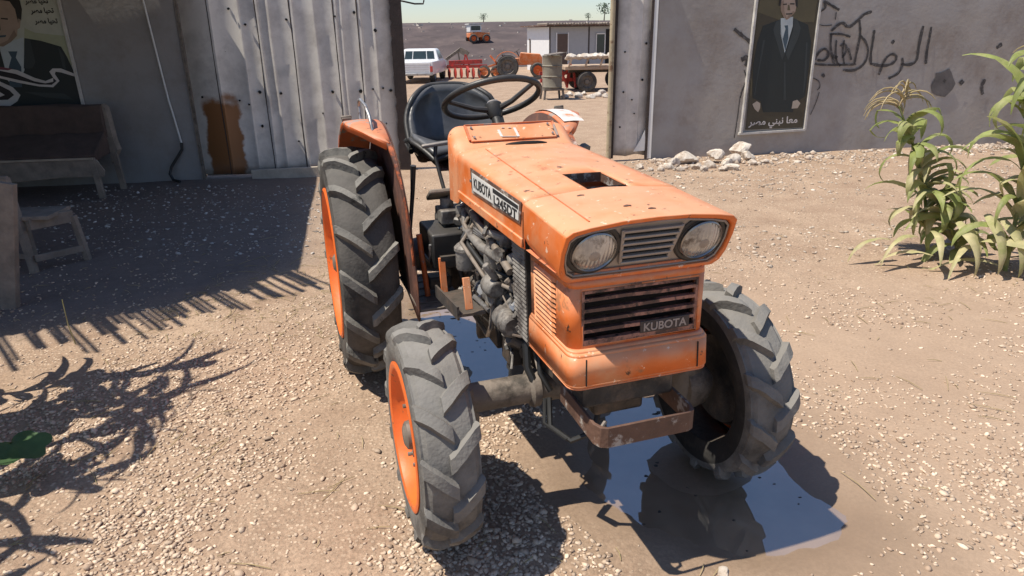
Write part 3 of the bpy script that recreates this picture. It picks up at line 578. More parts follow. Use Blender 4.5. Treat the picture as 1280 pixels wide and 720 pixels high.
layers = [('cream', [(-6.65, .90), (R1[0], .89), (R0[0]-.02, 2.42), (-6.65, 2.42)], 0),
          ('cream2', Z5((165, 180), (230, 210), (420, 230), (470, 420), (300, 420), (160, 330)), 1),
          ('suit', Z5((-420, 690), (-380, 330), (-90, 240), (0, 270), (60, 430), (160, 440), (165, 245), (270, 262), (400, 300), (440, 370), (500, 500), (530, 660), (520, 690)), 2),
          ('shirt', Z5((0, 290), (160, 240), (165, 450), (120, 560), (60, 520), (30, 400)), 3),
          ('tie', Z5((60, 330), (120, 330), (110, 370), (145, 430), (150, 560), (70, 560), (65, 430), (82, 370)), 4),
          ('skin', Z5((-160, 60), (-120, -60), (60, -60), (110, 60), (125, 150), (118, 230), (80, 270), (30, 300), (-60, 290), (-130, 200)), 5),
          ('hair', Z5((-150, 30), (-120, -110), (20, -140), (120, -60), (150, 60), (145, 130), (125, 145), (105, 60), (70, 10), (-60, -10), (-130, 70)), 6),
          ('skin2', Z5((-160, 60), (-120, 20), (-70, 150), (-30, 280), (-60, 290), (-130, 200)), 6), ('skin2', Z5((118, 230), (80, 270), (30, 300), (-10, 292), (60, 258), (100, 190)), 6), ('lapel', Z5((165, 245), (200, 250), (235, 400), (215, 440), (160, 440)), 3), ('lapel', Z5((380, 300), (420, 360), (430, 450), (410, 430)), 3), ('lapel', Z5((160, 590), (420, 600), (480, 640), (300, 625)), 3), ('hair', Z5((-60, 118), (-20, 108), (-20, 118), (-58, 128)), 7), ('hair', Z5((15, 115), (60, 118), (60, 128), (15, 123)), 7), ('olive2', Z5((-10, 130), (5, 130), (15, 195), (-20, 195)), 7), ('tie', Z5((-40, 232), (50, 225), (45, 238), (-35, 245)), 7), ('skin', Z5((122, 120), (142, 125), (138, 180), (120, 190)), 6),
          ('white', Z5((-200, 440), (0, 430), (120, 450), (230, 500), (300, 520), (350, 500), (325, 460), (345, 440), (400, 440), (490, 475), (490, 492), (400, 465), (365, 460), (360, 475), (390, 520), (350, 560), (260, 555), (120, 530), (0, 500), (-200, 500)), 5),
          ('black', Z5((-200, 462), (0, 452), (110, 475), (230, 522), (300, 535), (350, 525), (350, 500), (372, 520), (340, 545), (260, 542), (120, 512), (0, 485), (-200, 485)), 6), ('red', Z5((-200, 436), (0, 428), (90, 442), (60, 452), (0, 446), (-200, 452)), 6),
          ('white', Z5((-200, 520), (0, 520), (90, 560), (140, 610), (120, 650), (60, 690), (-200, 690)), 5), ('black', Z5((-200, 545), (0, 545), (70, 580), (100, 610), (60, 640), (-200, 650)), 6), ('white', Z5((-200, 580), (0, 585), (40, 610), (0, 625), (-200, 630)), 7)]
pL = poster('faded poster of a suited man with a striped flag ribbon, above the bench', None, orgL, layers, [(-6.65, .885), (R1[0], .88), (R0[0]-.01, 2.42), (-6.65, 2.42)], .03)
for cx, cy in ((47, 2), (54, 14), (59, 27)):
    a, c = px_wall(cx, cy)
    text_mesh('slogan', '\uFEAE\uFEBC\uFEE3 \uFE8E\uFEF4\uFEA4\uFE97', pc['black'], .1, lambda u, v, w, a=a, c=c: wp(a+u, .0265+w, c+v)-orgL, pL, width=.23, height=.075, font_tweak=.003)

mb = MB(); mb.rings([[(-8.2, y, -.1), (-8.0, y, -.1), (-8.0, y, 3.2), (-8.2, y, 3.2)] for y in (-3., 7.6)]); tag(mb.build('plaster_wall', M['concrete_shaded']), 'added unseen side wall keeping sky light off the bench yard', 'wall')  # unseen wall, added to block the sky and darken the left yard

# ------------------------------------------------------------------ awning over the left yard, out of the picture, whose shadow falls into it
aw = thing('awning', 'corrugated sheet awning shading the bench side of the yard', 'awning', (-6, 6, 0))
mb = MB(); A = [(-3.69, 8.02), (-2.78, 4.46), (-3.06, 4.12), (-3.64, 3.66), (-4.20, 3.28)]; H = 2.6
vs = []; fs = []
right = [Vector((x, y)) for x, y in ((-3.69, 8.3), (-2.80, 4.50))]; front = [Vector((x, y)) for x, y in ((-2.80, 4.50), (-3.06, 4.14), (-3.64, 3.68), (-4.3, 3.22), (-9.5, .2))]
fd = (front[-1]-front[0]).normalized(); nc = 260
for i in range(nc+1):
    tlen = (front[-1]-front[0]).length*i/nc
    p = None; acc = 0
    for a, b_ in zip(front, front[1:]):
        l = (b_-a).length
        if acc+l >= tlen-1e-6: p = a+(b_-a)*((tlen-acc)/l); break
        acc += l
    _t = i/nc; bk = Vector((-3.69-6.2*_t, wally(-3.69-6.2*_t)-.03))
    zo = .035*math.sin(i*PI/1.5)
    j = .10*rnd.random()
    pp = p+(bk-p).normalized()*j
    for q in (pp, bk): vs += [(q.x+6, q.y-6, H+zo)]
mb.add(vs, [(2*i, 2*i+1, 2*i+3, 2*i+2) for i in range(nc)])
mb.build('roof_sheet', M['iron'], aw, smooth=60, recalc=False, solid=.004)
mb = MB()
for i in range(54):                                                    # loose slats past the eave
    if rnd.random() < .2: continue
    tt = i/54; a = Vector(front[0])+(Vector(front[3])-Vector(front[0]))*tt; d2 = Vector((.70, -.72)); l = .16+.42*rnd.random()
    mb.bar((a.x+6-d2.x*.2, a.y-6-d2.y*.2, H-.03), (a.x+6+d2.x*l, a.y-6+d2.y*l, H-.05+.03*rnd.random()), .014+.022*rnd.random(), .012)
mb.build('slat_fringe', M['wood'], aw)['kind'] = 'stuff'
for x, y in ((-4.6, 3.9), (-8.8, 1.6), (-8.5, 7.4), (-7.0, 7.8)):
    mb = MB(); mb.cyl((x+6, y-6, -.1), (x+6, y-6, H-.03), .05, .045, 10); mb.build('post', M['wood'], aw)

# ------------------------------------------------------------------ the tractor. local frame while modelling: x to the viewer's right, y forward (to the camera), z up
TH = math.radians(18.668); TO = (.2785, 2.02, 0)
trac = thing('tractor', 'worn orange four wheel drive tractor standing in a muddy puddle', 'tractor', TO, TH+PI)
def P_(mb, name, m, parent=None, **k): return mb.build(name, m, parent or trac, flip=True, **k)
def place_side(x0):                                                     # text on a face that looks towards -x (viewer's left)
    return x0

M['flange'] = mat('rusty_orange_lip', (.40, .10, .035), .65, var=.3, vscale=10, bump=.15, spots=[((.10, .045, .03), 9, .50, .08), ((.42, .33, .28), 13, .38, .05)])
M['fender_shade'] = mat('shade_brown_underside', (.075, .032, .022), .8, var=.4, vscale=9, bump=.25, spots=[((.16, .06, .03), 7, .42, .1)])  # inner panel colour with the shade under the fender painted in
# hood: rear panel and nose share the crown profile
def crown(y): return 1.216-.052*(y+.745)/1.055
def should(y): return 1.184-.040*(y+.745)/1.055
def half(y, n=1):
    c, s = crown(y), should(y)
    return [(0, c), (.06, c-.002), (.12, c-.007), (.165, c-.013), (.205, (c-.013)*.55+s*.45+.004), (.243, s+.004), (.2525, s-.006), (.2548, s-.024)]
hole = (-.055, .08, -.19, .0)
ys = [-.745, -.735, -.6, -.45, -.30, -.19, -.08, .0]
xsx = sorted(set([round(v, 4) for v in [-.165, -.12, -.06, 0, .06, .12, .165, -.055, .08]]))
def topz_at(x, y):
    h = half(y); ax = abs(x)
    for (a, za), (b_, zb) in zip(h, h[1:]):
        if a <= ax <= b_: return za+(zb-za)*(ax-a)/(b_-a)
    return h[-1][1]
def section(y, zb):
    hs = half(y); L_ = [(-a, z) for a, z in hs[::-1][:5]]
    cols = [(-.255, zb), (-.2555, zb+.03), (-.255, (zb+hs[-1][1])/2)]+L_+[(x, topz_at(x, y)) for x in xsx if abs(x) < .165]+[(a, z) for a, z in hs[3:]]+[(.255, (zb+hs[-1][1])/2), (.2555, zb+.03), (.255, zb)]
    out = []
    for c in cols:
        if not out or (Vector(c)-Vector(out[-1])).length > 1e-5: out.append(c)
    return out
def shell(mb, ys, zbf, skip_hole):
    secs = [[(x, y, z) for x, z in section(y, zbf(y))] for y in ys]; w = len(secs[0])
    vs = [p for s_ in secs for p in s_]; fs = []
    for k in range(len(ys)-1):
        for i in range(w-1):
            xm = (secs[k][i][0]+secs[k][i+1][0])/2; ym = (ys[k]+ys[k+1])/2
            if skip_hole and hole[0] < xm < hole[1] and hole[2] < ym < hole[3] and secs[k][i][2] > 1.1: continue
            fs.append((k*w+i, k*w+i+1, (k+1)*w+i+1, (k+1)*w+i))
    mb.add(vs, fs); return secs
mb = MB(); shell(mb, ys, lambda y: 1.014, True)
hood = P_(mb, 'hood', M['orange'], smooth=40, solid=.004)
# rim of the exhaust hole, torn lip
mb = MB()
zt = lambda x, y: topz_at(x, y)
hc = [(hole[0], hole[2]), (hole[1], hole[2]), (hole[1], hole[3]-.016), (hole[0], hole[3]-.016)]
for a, b_ in zip(hc, hc[1:]+hc[:1]):
    mb.add([(a[0], a[1], zt(*a)+.001), (b_[0], b_[1], zt(*b_)+.001), (b_[0], b_[1], zt(*b_)-.03), (a[0], a[1], zt(*a)-.03)], [(0, 1, 2, 3)])
mb.bar((-.035, -.022, zt(0, 0)-.006), (.03, -.03, zt(.1, 0)-.010), .012, .004)
P_(mb, 'exhaust_opening', M['rusty'], hood, recalc=False)
mb = MB(); mb.tube([(x, -.715+.018*(1-((x-.015)/.085)**2), topz_at(x, -.71)+.002) for x in np.linspace(-.07, .10, 9)], [.002, .006, .008, .009, .009, .009, .008, .006, .002], 8); P_(mb, 'latch_slot', M['dark'], hood)
# raised centre pressing edges (the fine line along the crown)
for sx in (-1,):
    mb = MB(); mb.tube([(sx*(.155+.02*(y+.7)), y, topz_at(.16, y)+.0015) for y in np.linspace(-.70, .27, 9)], .0022, 5); P_(mb, 'pressing_line', M['orange_worn'], hood)
for x, y in ((-.03, .2), (.02, .245), (-.10, .05)):
    mb = MB(); mb.prism([(x+.012*math.cos(a), y+.006*math.sin(a)*(1+.4*math.sin(3*a))) for a in np.linspace(0, 2*PI, 10)[:-1]], lambda a, b_: (a, b_, topz_at(a, b_)-.001), lambda a, b_: (a, b_, topz_at(a, b_)+.0012)); P_(mb, 'paint_chip', M['rusty'], hood, smooth=0)
# lower lip of the hood side and folded edge
for sx in (-1, 1):
    mb = MB(); mb.bar((sx*.257, -.742, 1.030), (sx*.257, -.008, 1.030), .008, .030); P_(mb, 'side_fold', M['orange'], hood, bevel=.003)
    mb = MB(); mb.bar((sx*.2555, -.004, 1.02), (sx*.2555, -.004, 1.125), .003, .003); P_(mb, 'seam', M['dark'], hood)
# name plate on the side
for sx in (-1, 1):
    mb = MB()
    q = [(-.552, 1.163), (.0-.012, 1.152), (-.022, 1.084), (-.540, 1.076)]
    mb.prism(q, lambda a, b_: (sx*.2555, a, b_), lambda a, b_: (sx*.259, a, b_)); pl = P_(mb, 'name_plate', M['rusty'], hood, smooth=0)
    mb = MB(); q2 = [(-.530, 1.150), (-.028, 1.141), (-.034, 1.093), (-.522, 1.087)]
    mb.prism(q2, lambda a, b_: (sx*.259, a, b_), lambda a, b_: (sx*.2602, a, b_)); P_(mb, 'plate_face', M['plate'], pl, smooth=0)
    # placed in the flipped frame: x -> -x. reading direction: viewer's left side reads towards the front
    if sx < 0: pa = lambda u, v, w, y0, z0: Vector((.2606+w, y0+u, z0+v))
    else: pa = lambda u, v, w, y0, z0: Vector((-.2606-w, y0-u, z0+v))
    ya, yb = (-.405, -.155) if sx < 0 else (-.155, -.405)
    mb = MB(); mb.prism([(-.525+.012, 1.146), (-.283, 1.142), (-.283, 1.091), (-.518, 1.0895)], lambda a, b_: (sx*.2602, a, b_), lambda a, b_: (sx*.2606, a, b_)); P_(mb, 'plate_field', M['plate'], pl, smooth=0)
    text_mesh('lettering', 'KUBOTA', M['ink'], .05, lambda u, v, w: pa(u, v, w, -.400, 1.1185), pl, width=.205, height=.036, font_tweak=.0008)
    mb = MB(); mb.prism([(-.280, 1.143), (-.034, 1.138), (-.034, 1.126), (-.280, 1.128)], lambda a, b_: (sx*.2602, a, b_), lambda a, b_: (sx*.2608, a, b_)); P_(mb, 'plate_band', M['ink'], pl, smooth=0)
    text_mesh('lettering', 'L245DT', M['ink'], .05, lambda u, v, w: pa(u, v, w, -.157, 1.108), pl, width=.225, height=.030, font_tweak=.0012)
    for yy in (-.545, -.020):
        mb = MB(); mb.cyl((sx*.258, yy, 1.118), (sx*.263, yy, 1.118), .006, n=8); P_(mb, 'screw', M['steel'], pl)

def lens_material():
    m = mat('fluted_lens', (.36, .37, .38), .16, metal=.55, var=.35, vscale=11, bump=0, spots=[((.52, .50, .46), 9, .47, .2), ((.09, .08, .075), 17, .40, .12)], coat=.8)
    N, Lk = nodes(m); b = N['Principled BSDF']; tc = N.new('ShaderNodeTexCoord'); wv = N.new('ShaderNodeTexWave'); wv.inputs['Scale'].default_value = 28; wv.inputs['Distortion'].default_value = .4; wv.bands_direction = 'X'
    Lk.new(tc.outputs['Object'], wv.inputs['Vector']); n = N.new('ShaderNodeTexNoise'); n.inputs['Scale'].default_value = 25; Lk.new(tc.outputs['Object'], n.inputs['Vector'])
    a = N.new('ShaderNodeMath'); a.operation = 'ADD'; Lk.new(wv.outputs['Fac'], a.inputs[0]); Lk.new(n.outputs['Fac'], a.inputs[1])
    bp = N.new('ShaderNodeBump'); bp.inputs['Strength'].default_value = .35; bp.inputs['Distance'].default_value = .006; Lk.new(a.outputs[0], bp.inputs['Height']); Lk.new(bp.outputs[0], b.inputs['Normal']); return m
M['lens'] = lens_material()
# nose with headlight frame
def loop(inset=0., yo=0.):
    pts = []
    half_ = [(0, 1.163), (.10, 1.1605), (.19, 1.150), (.236, 1.141), (.252, 1.128), (.256, 1.085), (.253, 1.03), (.243, 1.000), (.222, .985), (.10, .984), (0, .984)]
    cx, cz = 0, 1.073
    for x, z in half_+[(-a, b_) for a, b_ in half_[-2:0:-1]]:
        k = 1
        v = Vector((x-cx, z-cz)); 
        ix = max(0, abs(v.x)-inset)*(1 if v.x > 0 else -1) if abs(v.x) > .2 else v.x*(1-inset/.25); iz = max(0, abs(v.y)-inset)*(1 if v.y > 0 else -1)
        xx, zz = cx+ix, cz+iz
        pts.append((xx, .312-(1.150-zz)*.41+yo, zz))
    return pts
lo = loop(); n = len(lo)
mb = MB()
back = []
for x, y, z in lo:
    # matching points on the section at y=0
    if z > 1.10: zz = topz_at(min(abs(x), .2545), 0.) if abs(x) < .2535 else should(0)-.03
    else: zz = 1.014+(z-.984)*.9
    back.append((x*1.0 if abs(x) < .245 else math.copysign(.255, x), .0, zz))
mid = [tuple((Vector(a)*.12+Vector(b_)*.88)) for a, b_ in zip(back, lo)]

in0 = loop(.012); in1 = loop(.013, -.016)
mb.rings([back, mid, lo, in0, in1], True, False, False)
nose = P_(mb, 'nose', M['orange'], smooth=32, bevel=.003)
mb = MB(); mb.add(in1, [tuple(range(n))]); 
panel = P_(mb, 'lamp_panel', M['panel_grey'], nose, smooth=0)
fn = Vector((0, 1, -.41)).normalized()                                  # face normal (towards the front, slightly down)
fu = Vector((0, .41, 1)).normalized()
def fp(x, z, w): return Vector((x, .312-(1.150-z)*.41-.016, z))+fn*w
for sx in (-1, 1):
    c = fp(sx*.160, 1.077, 0)
    mb = MB(); mb.lathe([(.079, -.004), (.079, .003), (.074, .006), (.066, .005), (.060, -.008)], c, fn, 36); 
    lamp = P_(mb, 'headlight', M['black'], nose)
    mb = MB(); mb.lathe([(.0615, .006), (.0630, .012), (.0600, .015), (.0575, .011)], c, fn, 36); P_(mb, 'chrome_ring', M['chrome'], lamp)
    mb = MB(); mb.lathe([(.058, .010), (.055, .012), (.045, .017), (.030, .021), (.015, .023), (0, .0235)], c, fn, 36)
    lens = P_(mb, 'lens', M['lens'], lamp, smooth=60)
    mb = MB(); mb.lathe([(.016, .018), (.015, .0235), (.006, .0262), (0, .0265)], c-fu*.004+Vector((sx*.004, 0, 0)), fn, 16); P_(mb, 'bulb_shade', M['panel_grey'], lamp)
# slot bars between the lamps
mb = MB(); q = [(-.086, 1.126), (.086, 1.126), (.070, 1.030), (-.070, 1.030)]
mb.prism(q, lambda a, b_: fp(a, b_, -.004), lambda a, b_: fp(a, b_, .0015)); P_(mb, 'slot_back', M['dark'], nose, smooth=0)
for k in range(6):
    z = 1.127-k*.0195; w_ = .088-.003*k
    mb = MB(); mb.bar(fp(-w_, z, .004), fp(w_, z, .004), .014, .0085, up=fu); P_(mb, 'bar', M['panel_grey'], nose, bevel=.002)
for sx in (-1, 1):
    mb = MB(); mb.bar(fp(sx*.088, 1.132, .005), fp(sx*.072, 1.026, .005), .010, .008, up=fn); P_(mb, 'bar', M['panel_grey'], nose, bevel=.002)
# lamp panel rim (dark gap line + bright inner lip)
mb = MB(); lp = loop(.017, -.010); mb.tube(lp+[lp[0]], .0035, 6, False); P_(mb, 'panel_lip', M['panel_grey'], nose)

# lower shell (grille housing): rounded plan
def plan(hw, yf, r, yb, n=6):
    pts = [(-hw, yb)]
    for k in range(n+1): a = PI-(PI/2)*k/n; pts.append((-hw+r+r*math.cos(a), yf-r+r*math.sin(a)))
    for k in range(n+1): a = PI/2-(PI/2)*k/n; pts.append((hw-r+r*math.cos(a), yf-r+r*math.sin(a)))
    pts.append((hw, yb)); return pts
GW, GT, GB = .188, .957, .795
def shell_lower():
    mb = MB(); lv = [(1.012, .220, .240, .032), (.985, .217, .241, .032), (.965, .216, .248, .034), (.79, .213, .252, .034)]
    for (z0, h0, f0, r0), (z1, h1, f1, r1) in zip(lv, lv[1:]):
        a = [(x, y, z0) for x, y in plan(h0, f0, r0, -.05)]; b_ = [(x, y, z1) for x, y in plan(h1, f1, r1, -.05)]; w = len(a)
        skip = z0 == .965
        mb.add(a+b_, [(i, i+1, w+i+1, w+i) for i in range(w-1) if not (skip and i == 7)])
        if skip:                                                       # grille opening in the front face
            A0, A1, B0, B1 = a[7], a[8], b_[7], b_[8]
            def ff(x, z): return (x, A0[1]+(B0[1]-A0[1])*(z0-z)/(z0-z1), z)
            g = [ff(-GW, GT), ff(GW, GT), ff(GW, GB), ff(-GW, GB)]
            g = [ff(max(-abs(A0[0])+.001, -GW), GT), ff(min(A1[0]-.001, GW), GT), ff(min(A1[0]-.001, GW), GB), ff(max(B0[0]+.001, -GW), GB)]
            mb.add([A0, A1, B1, B0]+g, [(0, 1, 5, 4), (1, 2, 6, 5), (2, 3, 7, 6), (3, 0, 4, 7)])
            gi = [(p[0], p[1]-.035, p[2]) for p in g]; mb.add(g+gi, [(i, (i+1) % 4, 4+(i+1) % 4, 4+i) for i in range(4)])
    # bottom band flares out
    lv = [(.79, .213, .252, .034), (.783, .218, .266, .036), (.774, .222, .276, .036), (.690, .224, .282, .036), (.681, .221, .279, .036), (.678, .214, .272, .036)]
    for (z0, h0, f0, r0), (z1, h1, f1, r1) in zip(lv, lv[1:]):
        a = [(x, y, z0) for x, y in plan(h0, f0, r0, -.05)]; b_ = [(x, y, z1) for x, y in plan(h1, f1, r1, -.05)]; w = len(a)
        mb.add(a+b_, [(i, i+1, w+i+1, w+i) for i in range(w-1)])
    return mb
gh = P_(shell_lower(), 'grille_housing', M['orange'], smooth=40, solid=.0035)
mb = MB(); mb.add([(x, y, 1.0125) for x, y in plan(.25, .245, .03, -.0)], [tuple(range(16))]); P_(mb, 'nose_floor', M['orange_worn'], gh, smooth=0)
for sx in (-1, 1):
    mb = MB(); mb.bar((sx*.176, .2785, .768), (sx*.177, .2825, .690), .003, .004); P_(mb, 'band_seam', M['dark'], gh)
# grille with slats
mb = MB(); mb.box((0, .195, .876), (.41, .006, .20)); P_(mb, 'grille_back', M['dark'], gh)
mb = MB()
for a, b_ in (((-.179, GT-.004), (.179, GT-.004)), ((-.179, GB+.005), (.179, GB+.005)), ((-.177, GT), (-.177, GB)), ((.177, GT), (.177, GB))): mb.bar((a[0], .246, a[1]), (b_[0], .246, b_[1]), .008, .009, up=(0, 1, 0))
gr_ = P_(mb, 'grille', M['grille'], gh)
for k in range(5):
    z = .930-k*.0305
    jz = .0022*math.sin(k*2.7+1); mb = MB(); mb.tube([(-.177, .237, z), (-.05, .237, z+jz), (.06, .238, z-jz), (.177, .237, z)], .0065, 4); o = P_(mb, 'slat', M['grille'], gr_)
    mb = MB(); mb.tube([(-.177, .246, z), (-.05, .247, z+jz), (.06, .247, z-jz), (.177, .246, z)], .0068, 4); P_(mb, 'slat', M['grille'], gr_)
mb = MB(); mb.box((.078, .252, .828), (.158, .006, .036)); bd = P_(mb, 'badge', M['badge'], gr_, bevel=.002)
for k_, ch in enumerate('KUBOTA'):
    xx = .068-.0625+.025*k_
    text_mesh('letter', ch, M['badge_letter'], .03, lambda u, v, w, xx=xx: Vector((-(xx+u), .2555+w, .828+v)), bd, width=.019, height=.024, font_tweak=.0006) if False else None
text_mesh('lettering', 'KUBOTA', M['badge_letter'], .03, lambda u, v, w: Vector((-(.078+u), .2555+w, .828+v)), gr_, width=.138, height=.025, font_tweak=.0006)
# louvres on the housing's sides
for sx in (-1, 1):
    for k in range(13):
        z = .966-k*.0152; y0, y1 = -.030, .152
        mb = MB(); x0 = sx*(.2163-.0042*(.97-z)/.18)
        A = [(x0, y0, z), (x0, y1, z-.004)]; ly = np.linspace(y0+.006, y1, 9)
        top_ = [(x0-sx*.0004, y, z) for y in ly]; lip = [(x0+sx*.0085*min(1, (y-y0)/.02, max(0, y1-y)/.035+.05), y, z-.0085-(.004 if y > y1-.03 else 0)) for y in ly]; und = [(x0-sx*.0004, y, z-.0105-(.004 if y > y1-.03 else 0)) for y in ly]
        mb.rings([top_, lip], False, False, False); mb.cur = 1; mb.rings([lip, und], False, False, False)
        gap = [(x0+sx*.0006, y, z-.0142-(.004 if y > y1-.03 else 0)) for y in ly]; mb.rings([[(a+sx*.001, b_, c) for a, b_, c in und], gap], False, False, False); mb.cur = 0
        P_(mb, 'louvre', [M['orange'], M['dark']], gh, smooth=0, recalc=False)

# cowl and instrument panel behind the hood
def csec(y, hw, zt, zb, r=.05):
    pts = [(-hw, zb)]
    for k in range(6): a = PI-(PI/2)*k/5; pts.append((-hw+r+r*math.cos(a), zt-r+r*math.sin(a)))
    for k in range(6): a = PI/2-(PI/2)*k/5; pts.append((hw-r+r*math.cos(a), zt-r+r*math.sin(a)))
    pts.append((hw, zb)); return [(x, y, z) for x, z in pts]
mb = MB(); mb.rings([csec(-.750, .252, 1.188, 1.0), csec(-.756, .258, 1.194, .99), csec(-.80, .258, 1.208, .985), csec(-.885, .256, 1.262, .98), csec(-.93, .245, 1.265, .985)], False, False, False)
mb.add(csec(-.93, .245, 1.265, .985), [tuple(range(14))])
cowl = P_(mb, 'cowl', M['orange'], smooth=40, bevel=.002)
mb = MB()
q = [(-.180, -.806), (.180, -.806), (.182, -.874), (-.182, -.874)]
ps = lambda a, b_, w: (a, b_+.5*w, 1.2135+( -.806-b_)*.70+w)
mb.prism(q, lambda a, b_: ps(a, b_, .0), lambda a, b_: ps(a, b_, .006)); dash = P_(mb, 'dash_panel', M['orange'], cowl, bevel=.003)
mb = MB(); mb.bar((-.186, -.878, 1.272), (.186, -.878, 1.272), .012, .006); mb.bar((-.186, -.878, 1.272), (-.184, -.81, 1.222), .010, .006); mb.bar((.186, -.878, 1.272), (.184, -.81, 1.222), .010, .006); P_(mb, 'dash_lip', M['orange_worn'], cowl)
# worn sticker mark on the dash
mb = MB(); w0 = lambda a, b_: ps(a, b_, .0068); 
for a, b_ in (((-.055, -.852), (-.052, -.820)), ((-.052, -.820), (.018, -.816)), ((.018, -.816), (.014, -.858)), ((-.04, -.862), (-.028, -.861)), ((-.012, -.860), (.0, -.859))): mb.bar(w0(*a), w0(*b_), .0105, .0015)
P_(mb, 'worn_sticker', M['plate'], dash)
for a, b_ in ((-.165, -.82), (.165, -.82), (.16, -.865), (-.165, -.865)):
    mb = MB(); p0 = Vector(ps(a, b_, .006)); mb.cyl(p0, p0+Vector((0, .004, .006)), .005, n=8); P_(mb, 'screw', M['steel'], dash)

# steering wheel, tilted back, on its column
sc_ = Vector((0, -1.103, 1.351)); nrm = Vector((-.05, -math.sin(.466), math.cos(.466))).normalized()
u_ = nrm.cross(Vector((0, 1, 0))).normalized(); w_ = nrm.cross(u_)
def sp_(a, r, h=0): return sc_+(u_*math.cos(a)+w_*math.sin(a))*r+nrm*h
mb = MB(); rs = []
for k in range(48):
    a = 2*PI*k/48; c = sp_(a, .208); d = (u_*math.cos(a)+w_*math.sin(a)); rs.append([c+(d*math.cos(t)+nrm*math.sin(t))*.0135 for t in np.linspace(0, 2*PI, 11)[:-1]])
rs.append(rs[0]); mb.rings(rs, True, False, False); sw = P_(mb, 'steering_wheel', M['black'], smooth=60)
for a in (-.12, PI+.75, PI/2+.3):
    mb = MB(); mb.tube([sp_(a, .02, -.050), sp_(a, .09, -.040), sp_(a, .205, 0)], [.014, .011, .0095], 8); P_(mb, 'spoke', M['black'], sw)
mb = MB(); mb.lathe([(0, -.015), (.026, -.016), (.036, -.024), (.038, -.05), (.030, -.075), (.026, -.085)], sc_, nrm, 24); hb = P_(mb, 'hub', M['black'], sw)
mb = MB(); mb.lathe([(0, -.010), (.022, -.011), (.030, -.020), (.030, -.026)], sc_, nrm, 24); P_(mb, 'cap', M['panel_grey'], sw)
mb = MB(); mb.cyl(sc_-nrm*.07, sc_-nrm*.30+Vector((0, .06, 0)), .022, n=14); P_(mb, 'steering_column', M['black'])

# seat: bucket shell and padded cushion
def seat_surface(pad):
    nu, nv = 22, 18; vs = []
    for j in range(nv+1):
        t = j/nv                                                        # 0 front edge .. 1 top of the back
        if t < .5: y = -1.45-.40*(t/.5); z = 1.045+.012*math.sin(PI*t/.5)-.018*(t/.5)
        else:
            q = (t-.5)/.5; y = -1.85-.10*math.sin(q*PI/2); z = 1.027+.335*q
        wd = (.19+.075*min(1, t/.22)) if t < .5 else .265-.05*max(0, (t-.72)/.28)**2
        for i in range(nu+1):
            s_ = 2*i/nu-1; e = abs(s_)
            lift = .115*max(0, e-.35)**1.6/.65**1.6*(min(1, t/.30)) if t < .5 else .115*max(0, e-.35)**1.6/.65**1.6
            px = wd*s_*(1-.03*e); py = y; pz = z
            if t < .5: k = t/.5; pz += lift*(1-.55*k); py += lift*.25*k
            else: q = (t-.5)/.5; py += lift*1.55*(1-.25*q); pz += lift*.30*(1-q)-.055*q*e**3
            # rolled lip
            if pad: pz += .020*max(0, 1-e**4)*(1 if t < .5 else .3); py += (.020*(1-e**4) if t > .5 else 0)
            vs.append((px, py, pz))
    return vs, nu, nv
mb = MB(); vs, nu, nv = seat_surface(True); mb.add(vs, [(j*(nu+1)+i, j*(nu+1)+i+1, (j+1)*(nu+1)+i+1, (j+1)*(nu+1)+i) for j in range(nv) for i in range(nu)])
seat = P_(mb, 'seat', M['seat'], smooth=70); md = seat.modifiers.new('s', 'SOLIDIFY'); md.thickness = .035; md.offset = -1 
edge = [j for j in range(nu+1)]+[(j)*(nu+1)+nu for j in range(1, nv+1)]+[nv*(nu+1)+i for i in range(nu-1, -1, -1)]+[j*(nu+1) for j in range(nv-1, 0, -1)]
mb = MB(); ep = [vs[i] for i in edge]; mb.tube(ep+[ep[0]], .014, 8, False); P_(mb, 'piping', M['black'], seat, smooth=80)
mb = MB(); vs2, _, _ = seat_surface(False); vs2 = [(x*.86, y*1.0-.012 if z > 1.1 else y-.01, z-.055) for x, y, z in vs2]; mb.add(vs2, [(j*(nu+1)+i, j*(nu+1)+i+1, (j+1)*(nu+1)+i+1, (j+1)*(nu+1)+i) for j in range(nv) for i in range(nu)])
P_(mb, 'seat_pan', M['rusty'], seat, smooth=70, solid=.006)
mb = MB(); mb.bar((0, -1.55, .98), (0, -1.60, .80), .10, .03); mb.bar((0, -1.85, .98), (0, -1.75, .82), .06, .03); P_(mb, 'seat_bracket', M['iron'])

# drivetrain
mb = MB(); mb.rings([[(x*w_2, y, z) for x, z in ((-1, b_), (1, b_), (1, t_), (.7, t_+.04), (-.7, t_+.04), (-1, t_))] for y, w_2, b_, t_ in ((-1.66, .16, .42, .74), (-1.30, .17, .40, .76), (-1.20, .12, .44, .72), (-.86, .13, .43, .74), (-.80, .19, .40, .80), (-.74, .20, .40, .82))])
P_(mb, 'gearbox', M['engine'], bevel=.012)
mb = MB(); mb.rings([[(x*w_2, y, z) for x, z in ((-1, b_), (1, b_), (1, t_), (.8, t_+.05), (-.8, t_+.05), (-1, t_))] for y, w_2, b_, t_ in ((-.74, .155, .46, .90), (-.60, .15, .46, .93), (-.25, .15, .46, .93), (-.22, .13, .48, .90))])
P_(mb, 'engine', M['engine'], bevel=.01)
mb = MB(); mb.box((0, -.48, .985), (.20, .44, .07))
for k in range(3): mb.cyl((-.06, -.62+k*.15, 1.0), (-.06, -.62+k*.15, 1.04), .03, n=10)
P_(mb, 'rocker_cover', M['engine'], bevel=.01)
